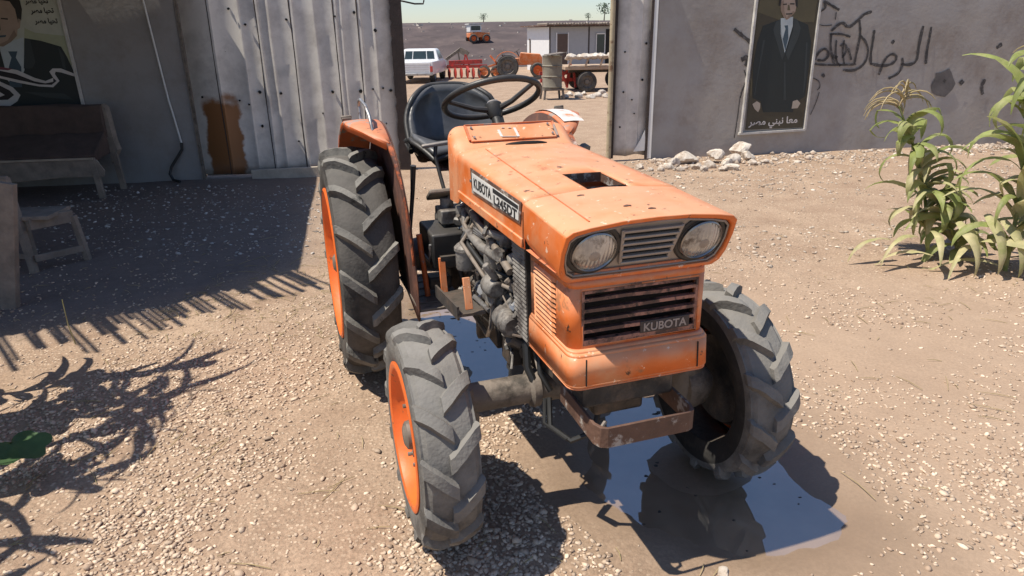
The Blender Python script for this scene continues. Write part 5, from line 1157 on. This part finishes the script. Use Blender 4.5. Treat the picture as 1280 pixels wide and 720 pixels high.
tl = maize('tall upright maize plant with broad green leaves at the right edge', (3.50, 4.62, 0), (3.40, 4.62, 1.42), 40, sp2, [(.97, (-3, 3), 5, .22)], 23, .02)
for (az, L_, dr, w, rise, u) in ((PI-.05, .72, 2.5, .055, .75, .50), (PI+.2, .52, 2.6, .08, .95, .78), (2.0, .55, .5, .06, 1.5, .99), (PI+.6, .45, 2.0, .06, .6, .36)):
    mb = MB(); blade(mb, Vector((-.10*u, 0, 1.42*u)), az, L_, dr, w, rise, .3); part(mb, 'leaf', M['corn_leaf'], tl, smooth=60, recalc=False)
maize('second tall maize plant half cut off by the picture edge', (3.78, 4.75, 0), (3.72, 4.75, 1.5), 30, sp2, [], 24, .0)
# big wilted leaves hanging to the ground between the stalks
rnd.seed(5); dl = thing('wilted_maize_leaves', 'pile of long wilted yellow green maize leaves on the ground', 'leaves', (3.3, 4.62, 0))
for bx, by, bz, az, L_, w in ((-.15, .08, .34, -1.45, .44, .085), (.02, .05, .40, -1.62, .46, .095), (.13, .03, .36, -1.5, .44, .095), (-.05, .0, .22, -.75, .62, .085), (.15, .05, .18, -.6, .40, .07), (-.28, .15, .25, -1.9, .42, .06), (-.35, .2, .2, -2.6, .45, .05), (-.5, .25, .16, -2.9, .40, .05), (.0, .1, .15, -2.4, .5, .05), (-.3, .05, .10, 2.9, .42, .04), (.2, -.02, .1, -.2, .45, .05), (.3, .0, .12, -1.0, .4, .05), (.1, -.05, .06, 3.0, .55, .04)):
    mb = MB(); blade(mb, (bx, by, bz), az, L_*1.1, 1.2, w*1.45, -.25 if bz > .3 else .35, rnd.uniform(-.3, .3)); 
    mb.v = [(a, b_, max(c, .006+.012*abs(math.sin(a*40+b_*31)))) for a, b_, c in mb.v]
    part(mb, 'leaf', M['corn_dry'], dl, smooth=60, recalc=False)

# ------------------------------------------------------------------ leafy plants past the left edge whose shadows fall into the picture; one low leaf is seen
def lobed(mb, c, r, az, tilt, lob=5):
    d = Vector((math.cos(az), math.sin(az), 0)); s_ = Vector((-d.y, d.x, 0)); u_ = d*math.cos(tilt)-Vector((0, 0, math.sin(tilt))); nn = u_.cross(s_)*-1
    n = 30; c = Vector(c); vs = [c+nn*-.01]; ph = rnd.random()
    for ring_, k_ in ((.5, 1.), (1., 1.)):
        for k in range(n):
            a = 2*PI*k/n-PI; e = .68+.32*abs(math.cos(a*lob/2+.3*math.sin(a)))**.7; e *= 1-.45*max(0, math.cos(a-PI))**6
            rr = r*e*ring_ if ring_ == 1 else r*.5*(.8+.2*e)
            vs.append(c+u_*(r*.25+rr*math.cos(a))+s_*rr*math.sin(a)*1.05+nn*(.06*r*math.sin(3*a+ph)*ring_-.12*r*ring_**2))
    mb.add(vs, [(0, 1+k, 1+(k+1) % n) for k in range(n)]+[(1+k, 1+n+k, 1+n+(k+1) % n, 1+(k+1) % n) for k in range(n)])
rnd.seed(31)
sq = thing('squash_plant', 'leafy squash plant at the left edge with one lobed leaf in view', 'plant', (-2.75, 2.35, 0))
def sq_leaf(x, y, z, r, az, tilt):
    q = Vector((x+2.75, y-2.35, z)); b0 = Vector((rnd.uniform(-.25, .15), rnd.uniform(-.3, .3), 0))
    b0 = b0 if q.length > .5 else q*.5*Vector((1, 1, 0)).length*.5
    mb = MB(); mb.tube([(b0.x, b0.y, -.02), (b0+(q-b0)*.5+Vector((0, 0, .1*q.z)))[:], q], [.010, .008, .006], 6); part(mb, 'leaf_stalk', M['weed_leaf'], sq, smooth=60)
    mb = MB(); lobed(mb, q, r, az, tilt); part(mb, 'leaf', M['weed_leaf'], sq, smooth=60, recalc=False)
sq_leaf(-1.905, 2.27, .16, .105, -.3, .25)
for x, y, z, r, az, tl_ in ((-2.62, 2.25, .85, .17, .2, .4), (-2.72, 2.55, 1.05, .18, .6, .2), (-2.80, 2.05, .70, .19, -.5, .3), (-2.55, 2.80, .95, .16, .9, .5), (-2.90, 2.45, 1.20, .17, 2.0, .3), (-2.62, 1.95, .45, .18, -.8, .3), (-2.75, 2.95, 1.15, .15, 1.2, .3), (-2.95, 2.75, .80, .18, 2.4, .3), (-2.55, 2.45, .50, .17, .1, .4), (-2.42, 2.10, .40, .15, -.2, .3), (-2.52, 1.80, .62, .17, -.9, .3), (-2.85, 1.75, .9, .18, -1.5, .3), (-2.35, 1.60, .35, .16, -.5, .3), (-2.45, 2.62, .72, .15, .5, .5)):
    sq_leaf(x, y, z, r, az, tl_)
def sp3(i, n):
    u = .22+.76*i/n; az = rnd.choice([.0, .5, -.5, 1.1, -1.1, PI, 1.8, -1.8, .9])+rnd.uniform(-.3, .3)
    return u, az, rnd.uniform(.38, .60)*(.75 if abs(math.cos(az)) > .8 else 1), rnd.uniform(1.2, 2.8), rnd.uniform(.05, .09), rnd.uniform(.7, 1.3), 'corn_leaf', None
for k, (x, y, h) in enumerate(((-2.55, 2.72, 1.95), (-2.48, 2.40, 1.75), (-2.45, 2.05, 1.5), (-2.42, 1.75, 1.3), (-2.70, 2.95, 2.0), (-2.75, 2.55, 2.2), (-2.35, 1.45, 1.2))):
    maize('tall green maize plant growing past the left edge of the yard', (x, y, 0), (x+.05, y+.03, h), 20, sp3, [(.98, (-3, 3), 5, .25)] if k < 3 else [], 50+k, .02)['group'] = 'maize plants past the left edge'

# ------------------------------------------------------------------ the far yard
rnd.seed(44)
def wheel_simple(mb_t, mb_r, c, R, w, ax=(1, 0, 0)):
    mb_t.lathe([(R*.62, -w/2), (R*.9, -w/2), (R, -w*.3), (R, w*.3), (R*.9, w/2), (R*.62, w/2)], c, ax, 22)
    mb_r.lathe([(0, -w*.30), (R*.22, -w*.32), (R*.3, -w*.1), (R*.55, -w*.1), (R*.64, -w*.38), (R*.64, w*.38), (R*.55, w*.1), (R*.3, w*.1), (R*.22, w*.32), (0, w*.3)], c, ax, 22)
def far_wheel(root, c, R, w, rim='orange_rim', ax=(1, 0, 0)):
    a, b_ = MB(), MB(); wheel_simple(a, b_, c, R, w, ax); wh = a.build('wheel', M['tyre'], root); b_.build('rim', M[rim], wh)
# white pickup, seen from behind
pk = thing('pickup_truck', 'white pickup truck parked with its tailgate towards the gate', 'pickup', (-3.62, 26.9, 0), -.04); pk.scale = (1, 1, .84)
hw = .80
mb = MB(); mb.rings([[(-hw, y, .38), (hw, y, .38), (hw*1.0, y, .60), (hw*.985, y, .93), (-hw*.985, y, .93), (-hw, y, .60)] for y in (0.03, 2.1)]); mb.rings([[(-hw, y, .36), (hw, y, .36), (hw, y, .62), (hw*.97, y, z1), (-hw*.97, y, z1), (-hw, y, .62)] for y, z1 in ((2.1, .93), (3.4, .93), (4.3, .86), (4.4, .7))]); body = part(mb, 'body', M['pickup'], pk, bevel=.02)
mb = MB(); mb.rings([[(-w_, y0+(z-.93)*k_, z) for w_, z in ()] for y0, k_ in ()]) if False else None
mb.rings([[(-.77, 1.95, .92), (.77, 1.95, .92), (.77, 3.5, .92), (-.77, 3.5, .92)], [(-.64, 2.10, 1.40), (.64, 2.10, 1.40), (.64, 3.0, 1.40), (-.64, 3.0, 1.40)], [(-.58, 2.2, 1.445), (.58, 2.2, 1.445), (.58, 2.9, 1.445), (-.58, 2.9, 1.445)]]); part(mb, 'cab', M['pickup'], pk, bevel=.02)
for a, b_ in ((-.60, -.30), (-.27, .27), (.30, .60)):
    mb = MB(); y0 = lambda z: 1.95+(z-.92)*.3125-.006
    mb.prism([(a, .99), (b_, .99), (b_*.93, 1.34), (a*.93, 1.34)], lambda p, z: (p, y0(z), z), lambda p, z: (p, y0(z)+.004, z)); part(mb, 'rear_window', M['glass'], pk, smooth=0)
mb = MB(); mb.prism([(2.2, .99), (3.25, .99), (2.95, 1.33), (2.28, 1.33)], lambda y, z: (.775-(z-.92)*.27, y, z), lambda y, z: (.779-(z-.92)*.27, y, z)); part(mb, 'side_window', M['glass'], pk, smooth=0)
mb = MB(); mb.box((0, .0, .66), (1.40, .05, .48)); tg = part(mb, 'tailgate', M['pickup'], pk, bevel=.01)
for z in (.52, .62, .72, .82): mb = MB(); mb.box((0, -.027, z), (1.3, .012, .022)); part(mb, 'pressing', mat('pickup_shade', (.50, .50, .50), .5, bump=0) if z == .52 else bpy.data.materials['pickup_shade'], tg)
for s_ in (-1, 1):
    mb = MB(); mb.box((s_*.74, .0, .62), (.10, .06, .24)); part(mb, 'tail_lamp', M['red'], pk, bevel=.005)
mb = MB(); mb.box((0, -.06, .40), (1.58, .10, .09)); part(mb, 'bumper', M['steel'], pk, bevel=.01)
for s_ in (-1, 1):
    for y in (.75, 3.5): far_wheel(pk, (s_*.68, y, .30), .30, .20, 'steel')
# cabin
cb_ = thing('site_cabin', 'white panel cabin with a brown door and a debris covered roof', 'cabin', (1.93, 34.6, 0), .33)
mb = MB(); mb.rings([[(0, 0, z), (6.6, 0, z), (6.6, 3.0, z), (0, 3.0, z)] for z in (-.1, 2.03)]); part(mb, 'wall', M['pickup'], cb_)
mb = MB(); mb.rings([[(.0, -.012, z), (6.62, -.012, z), (6.62, -.004, z), (.0, -.004, z)] for z in (-.1, 2.03)]); part(mb, 'front_panel', mat('grey_white_panel', (.36, .37, .385), .6, var=.06, bump=.03), cb_)
for x in (.02, 2.05): mb = MB(); mb.box((x, -.02, .97), (.06, .03, 2.1)); part(mb, 'panel_joint', M['darkrust'], cb_)
mb = MB(); mb.box((.66, -.03, .85), (.56, .03, 1.72)); dr = part(mb, 'door', mat('brown_door', (.10, .065, .05), .6), cb_); mb = MB(); mb.box((.88, -.05, .85), (.04, .02, .12)); part(mb, 'handle', M['steel'], dr)
for x in (.36, .96): mb = MB(); mb.box((x, -.03, .87), (.05, .05, 1.80)); part(mb, 'door_frame', M['white'], cb_)
mb = MB(); mb.box((2.66, -.03, 1.25), (.42, .03, .85)); wn = part(mb, 'window', M['glass'], cb_); mb = MB(); [mb.box((2.66+a, -.05, 1.25+c), d_) for a, c, d_ in ((-.23, 0, (.04, .03, .93)), (.23, 0, (.04, .03, .93)), (0, .45, (.5, .03, .05)), (0, -.45, (.5, .03, .05)))]; part(mb, 'frame', M['white'], wn)
mb = MB(); mb.box((3.20, -.03, .95), (.5, .03, 1.9)); part(mb, 'doorway', M['dark'], cb_)
mb = MB(); mb.box((3.2, 1.4, 2.09), (7.0, 3.6, .06)); rf = part(mb, 'roof', M['rusty'], cb_)
mb = MB()
for k in range(46): x = -.25+6.6*k/45; mb.tube([(x, -.45, 2.14+.02*rnd.random()), (x+.1*rnd.random(), 1.0, 2.15)], .035+.03*rnd.random()*(1.6 if k > 20 else .6), 6)
part(mb, 'roof_debris', M['wood'], rf)['kind'] = 'stuff'
# barrel on a stool
br = thing('oil_drum', 'dented grey oil drum standing on a small stand', 'drum', (1.16, 19.3, 0), .2)
mb = MB(); mb.lathe([(0, .30), (.26, .30), (.27, .33), (.262, .35), (.262, .58), (.278, .60), (.262, .62), (.262, .85), (.278, .87), (.262, .89), (.262, 1.10), (.275, 1.12), (.262, 1.135), (.25, 1.11), (0, 1.11)], (0, 0, 0), (0, 0, 1), 26); part(mb, 'drum', M['barrel'], br)
mb = MB(); mb.bar((-.2, -.2, 1.145), (.24, -.16, 1.20), .5, .02); part(mb, 'lid', M['iron'], br)
st_ = thing('drum_stand', 'low iron stand carrying the oil drum', 'stand', (1.16, 19.3, 0), .2)
mb = MB(); mb.box((0, 0, .265), (.55, .5, .05)); part(mb, 'top', M['iron'], st_)
for x in (-.24, .24):
    for y in (-.2, .2): mb = MB(); mb.bar((x, y, .25), (x*1.15, y*1.15, -.02), .05, .05); part(mb, 'leg', M['iron'], st_)
# trailer with stakes
tr = thing('farm_trailer', 'loaded farm trailer with open side boards near the cabin', 'trailer', (2.55, 21.9, 0), .10)
tan = mat('tan_boards', (.40, .29, .20), .8, var=.25, vscale=3, bump=.2)
mb = MB(); mb.box((.6, .6, .70), (3.0, 1.7, .10)); mb.bar((-1.0, -.2, .62), (-1.6, -.3, .45), .10, .10); part(mb, 'bed', tan, tr, bevel=.01)
mb = MB(); mb.bar((-.85, -.27, .98), (2.1, -.27, 1.06), .05, .06); part(mb, 'side_rail', tan, tr)
for x in (-.75, -.25, .20, .70, 1.2): mb = MB(); mb.bar((x-.04, -.27, .75), (x+.05, -.27, 1.0), .06, .05); part(mb, 'stake', tan, tr)
mb = MB(); mb.box((.6, .3, .60), (2.6, .12, .10)); mb.box((.6, .9, .60), (2.6, .12, .10)); part(mb, 'chassis', M['engine'], tr)
for x in (-.22, 1.0): far_wheel(tr, (x, -.18, .30), .30, .20, 'iron', (0, 1, 0)); far_wheel(tr, (x, 1.3, .30), .30, .20, 'iron', (0, 1, 0))
rnd.seed(9)
for k in range(14): rock((1.85+.13*k+rnd.uniform(-.1, .1), 21.9+rnd.uniform(-.3, .3)+.013*k, 1.0+.05*rnd.random()), .13+.06*rnd.random(), 'pale chunk loaded on the farm trailer', 'chunks on the farm trailer', M['stone'], .6, 200+k, 'chunk')
for k, (px, py, r) in enumerate(((712, 120, .12), (722, 122, .14), (730, 119, .10), (738, 123, .12), (746, 121, .13), (752, 118, .12), (757, 122, .10), (706, 123, .09))):
    d = ray_at(px, py, 1); t_ = -1.6/(d.z-1.6); rock((d.x*t_, d.y*t_, .04), r, 'rubble chunk on the ground below the farm trailer', 'rubble chunks below the trailer', M['stone'], .8, 300+k)
# red implements, far tractor and machine parts
def bars(name, label, cat, loc, rz, m, spec, wheels=(), extra=()):
    t = thing(name, label, cat, loc, rz)
    for nm, p, q, w, h in spec: mb = MB(); mb.bar(p, q, w, h); part(mb, nm, M[m], t)
    for c, R, w, ax, rim in wheels: far_wheel(t, c, R, w, rim, ax)
    for nm, mm, f in extra: mb = MB(); f(mb); part(mb, nm, M[mm], t)
    return t
def discs(mb):
    for k in range(7): mb.lathe([(0, .0), (.20, .0), (.22, .01), (0, .03)], (-.75+.25*k, -.1, .22), (1, .35, 0), 14)
bars('disc_harrow', 'red disc harrow standing behind the pickup', 'harrow', (-1.75, 30.2, 0), .05, 'red', [('beam', (-.85, 0, .45), (.85, 0, .47), .10, .10), ('beam', (-.85, .6, .47), (.85, .6, .47), .10, .10), ('beam', (-.6, 0, .5), (-.6, .6, .5), .08, .08), ('beam', (.6, 0, .5), (.6, .6, .5), .08, .08), ('mast', (-.15, .2, .45), (-.05, .2, .95), .06, .06), ('mast', (.12, .2, .45), (-.02, .2, .92), .06, .06), ('hopper', (-.75, .3, .62), (.65, .3, .66), .35, .16), ('drawbar', (0, .0, .45), (.1, -.7, .30), .08, .08)], [], [('disc_gang', 'red', discs)])
bars('hay_rake', 'small orange rake with spoked wheels beside the red harrow', 'rake', (-.72, 30.0, 0), .1, 'orange', [('beam', (-.5, 0, .35), (.4, 0, .62), .07, .07), ('beam', (-.1, 0, .25), (.5, .1, .30), .08, .08), ('arm', (-.05, 0, .9), (.35, 0, .45), .07, .07)], [((-.3, .0, .26), .26, .06, (.3, 1, 0), 'orange'), ((.2, .1, .24), .24, .06, (.3, 1, 0), 'orange')])
ft = thing('tractor', 'small distant orange tractor parked in the far yard', 'tractor', (.45, 30.4, 0), .0)
mb = MB(); mb.rings([[(x, -.20, .50), (x, .20, .50), (x, .22, z1), (x, -.22, z1)] for x, z1 in ((-.55, .75), (0.0, .78), (.05, 1.0), (.85, .93), (.95, .80))]); part(mb, 'hood', M['orange'], ft, bevel=.02)
mb = MB(); mb.rings([[(-.50+r*math.cos(a), y, .50+r*math.sin(a)) for a in np.linspace(.2, 2.9, 12)]+[(-.50+(r-.03)*math.cos(a), y, .50+(r-.03)*math.sin(a)) for a in np.linspace(2.9, .2, 12)] for y, r in ((-.62, .56), (-.40, .56))]); part(mb, 'fender', M['orange'], ft)
far_wheel(ft, (-.50, -.5, .45), .46, .24, 'iron', (0, 1, 0)); far_wheel(ft, (-.50, .5, .45), .46, .24, 'iron', (0, 1, 0)); far_wheel(ft, (.75, -.45, .30), .30, .18, 'orange_rim', (0, 1, 0)); far_wheel(ft, (.75, .45, .30), .30, .18, 'orange_rim', (0, 1, 0))
mb = MB(); mb.tube([(.45, 0, .95), (.45, 0, 1.45), (.42, 0, 1.52)], .035, 8); part(mb, 'exhaust_pipe', M['iron'], ft)
mb = MB(); mb.box((-.55, 0, .86), (.36, .36, .08)); mb.box((-.72, 0, 1.0), (.06, .36, .26)); part(mb, 'seat', M['panel_grey'], ft)
mb = MB(); mb.lathe([(.15, -.012), (.17, 0), (.15, .012)], (-.12, 0, 1.05), (-.6, 0, 1), 16); mb.cyl((-.12, 0, 1.05), (0, 0, .8), .02); part(mb, 'steering_wheel', M['black'], ft)
bars('seed_drill', 'red machine standing between the oil drum and the trailer', 'machine', (1.72, 22.6, 0), .15, 'red', [('beam', (-.75, 0, .30), (.35, 0, .32), .12, .10), ('beam', (-.70, .4, .5), (.30, .4, .5), .10, .10), ('frame', (.1, 0, .1), (.2, 0, .8), .08, .08), ('frame', (-.65, 0, .1), (-.60, .2, .75), .08, .08), ('frame', (.25, 0, .75), (-.1, .2, .3), .07, .07), ('chute', (-.15, -.1, .72), (.1, -.1, .08), .06, .06), ('chute', (.28, -.1, .68), (.36, -.1, .08), .06, .06)])
bars('conveyor_boom', 'pale metal boom leaning up against the soil bank', 'boom', (-3.1, 38.6, 0), 0, 'iron', [('boom', (-.5, 0, .35), (.55, .3, 1.05), .16, .14), ('leg', (.4, .25, .95), (.55, .2, -.1), .07, .07), ('leg', (-.35, 0, .45), (-.4, 0, -.2), .08, .08), ('head', (.5, .3, 1.0), (.95, .3, .75), .22, .30), ('post', (-.95, 0, -.2), (-.95, .0, .85), .12, .12)])
hz_ = hillz(np.array([-2.0]), np.array([47.]))[0]
hv = thing('harvester', 'small orange and white machine parked high on the soil bank', 'machine', (-1.98, 47, float(hz_)), .3)
mb = MB(); mb.rings([[(-.6, y, .28), (.62, y, .28), (.70, y, .55), (-.1, y, .62), (-.6, y, .55)] for y in (-.5, .5)]); part(mb, 'body', M['orange'], hv, bevel=.02)
mb = MB(); mb.box((-.22, 0, .82), (.75, .9, .42)); part(mb, 'cab', M['pickup'], hv, bevel=.02); mb = MB(); mb.box((-.2, 0, 1.08), (.95, 1.05, .06)); part(mb, 'roof', M['plate'], hv); mb = MB(); mb.box((-.22, -.455, .84), (.6, .01, .26)); part(mb, 'window', M['glass'], hv)
for x in (-.4, .45):
    far_wheel(hv, (x, -.5, .22), .26, .18, 'orange_rim', (0, 1, 0)); far_wheel(hv, (x, .5, .22), .26, .18, 'orange_rim', (0, 1, 0))
for (px, py, d, h, lab) in ((604, 25, 62, .6, 'lone small bush on the crest above the orange machine'), (735, 25, 64, .55, 'small bush on the crest above the cabin'), (755, 24, 60, 1.1, 'thin sapling on the crest beside the gate pole')):
    b0 = ray_at(px, py, d); zz = float(hillz(np.array([b0.x]), np.array([float(d)]))[0]); t_ = thing('small_tree', lab, 'tree', (b0.x, d, zz))
    mb = MB(); mb.tube([(0, 0, -.1), (.05, 0, h*.6), (.0, .05, h)], [.05, .03, .015], 6); part(mb, 'trunk', M['bark'], t_)
    mb = MB()
    for k in range(150):
        c = Vector((rnd.gauss(0, .24*h), rnd.gauss(0, .24*h), h*(.45+.75*rnd.random()))); q = .05*h+.05*h*rnd.random(); a = Vector((rnd.gauss(0, 1), rnd.gauss(0, 1), rnd.gauss(0, 1))).normalized(); b_ = a.orthogonal()
        mb.add([c-a*q, c+b_*q*.5, c+a*q, c-b_*q*.5], [(0, 1, 2, 3)])
    part(mb, 'crown', M['leaf_far'], t_, smooth=0, recalc=False)
n = 170; x = rng.random(n)*34-20; y = 40+rng.random(n)*17
V_ = []; F_ = []
mb = MB()
for a, b_ in zip(x, y):
    z = float(hillz(np.array([a]), np.array([b_]))[0]); r = .03+.08*rnd.random()**3
    mb.box((a, b_, z+r*.3), (r*2*rnd.uniform(.6, 2.2), r*2, r*1.2), Matrix.Rotation(rnd.random()*3, 3, 'Z'))
o = mb.build('hill_debris', M['stone'], smooth=0); o['kind'] = 'stuff'; o['label'] = 'pale stones and scraps scattered on the soil bank'
mb = MB(); q = ray_at(655, 108, 27); mb.bar((q.x-.6, 27.6, .06), (q.x+.75, 27.4, .12), .12, .10); mb.bar((q.x-.3, 27.3, .03), (q.x+.9, 27.2, .05), .1, .06)
mb.v = mb.v[:8]; mb.f = mb.f[:6]; mb.mi = mb.mi[:6]
tag(mb.build('iron_beam', M['engine']), 'dark iron beam lying on the dirt beyond the steering wheel', 'beam')
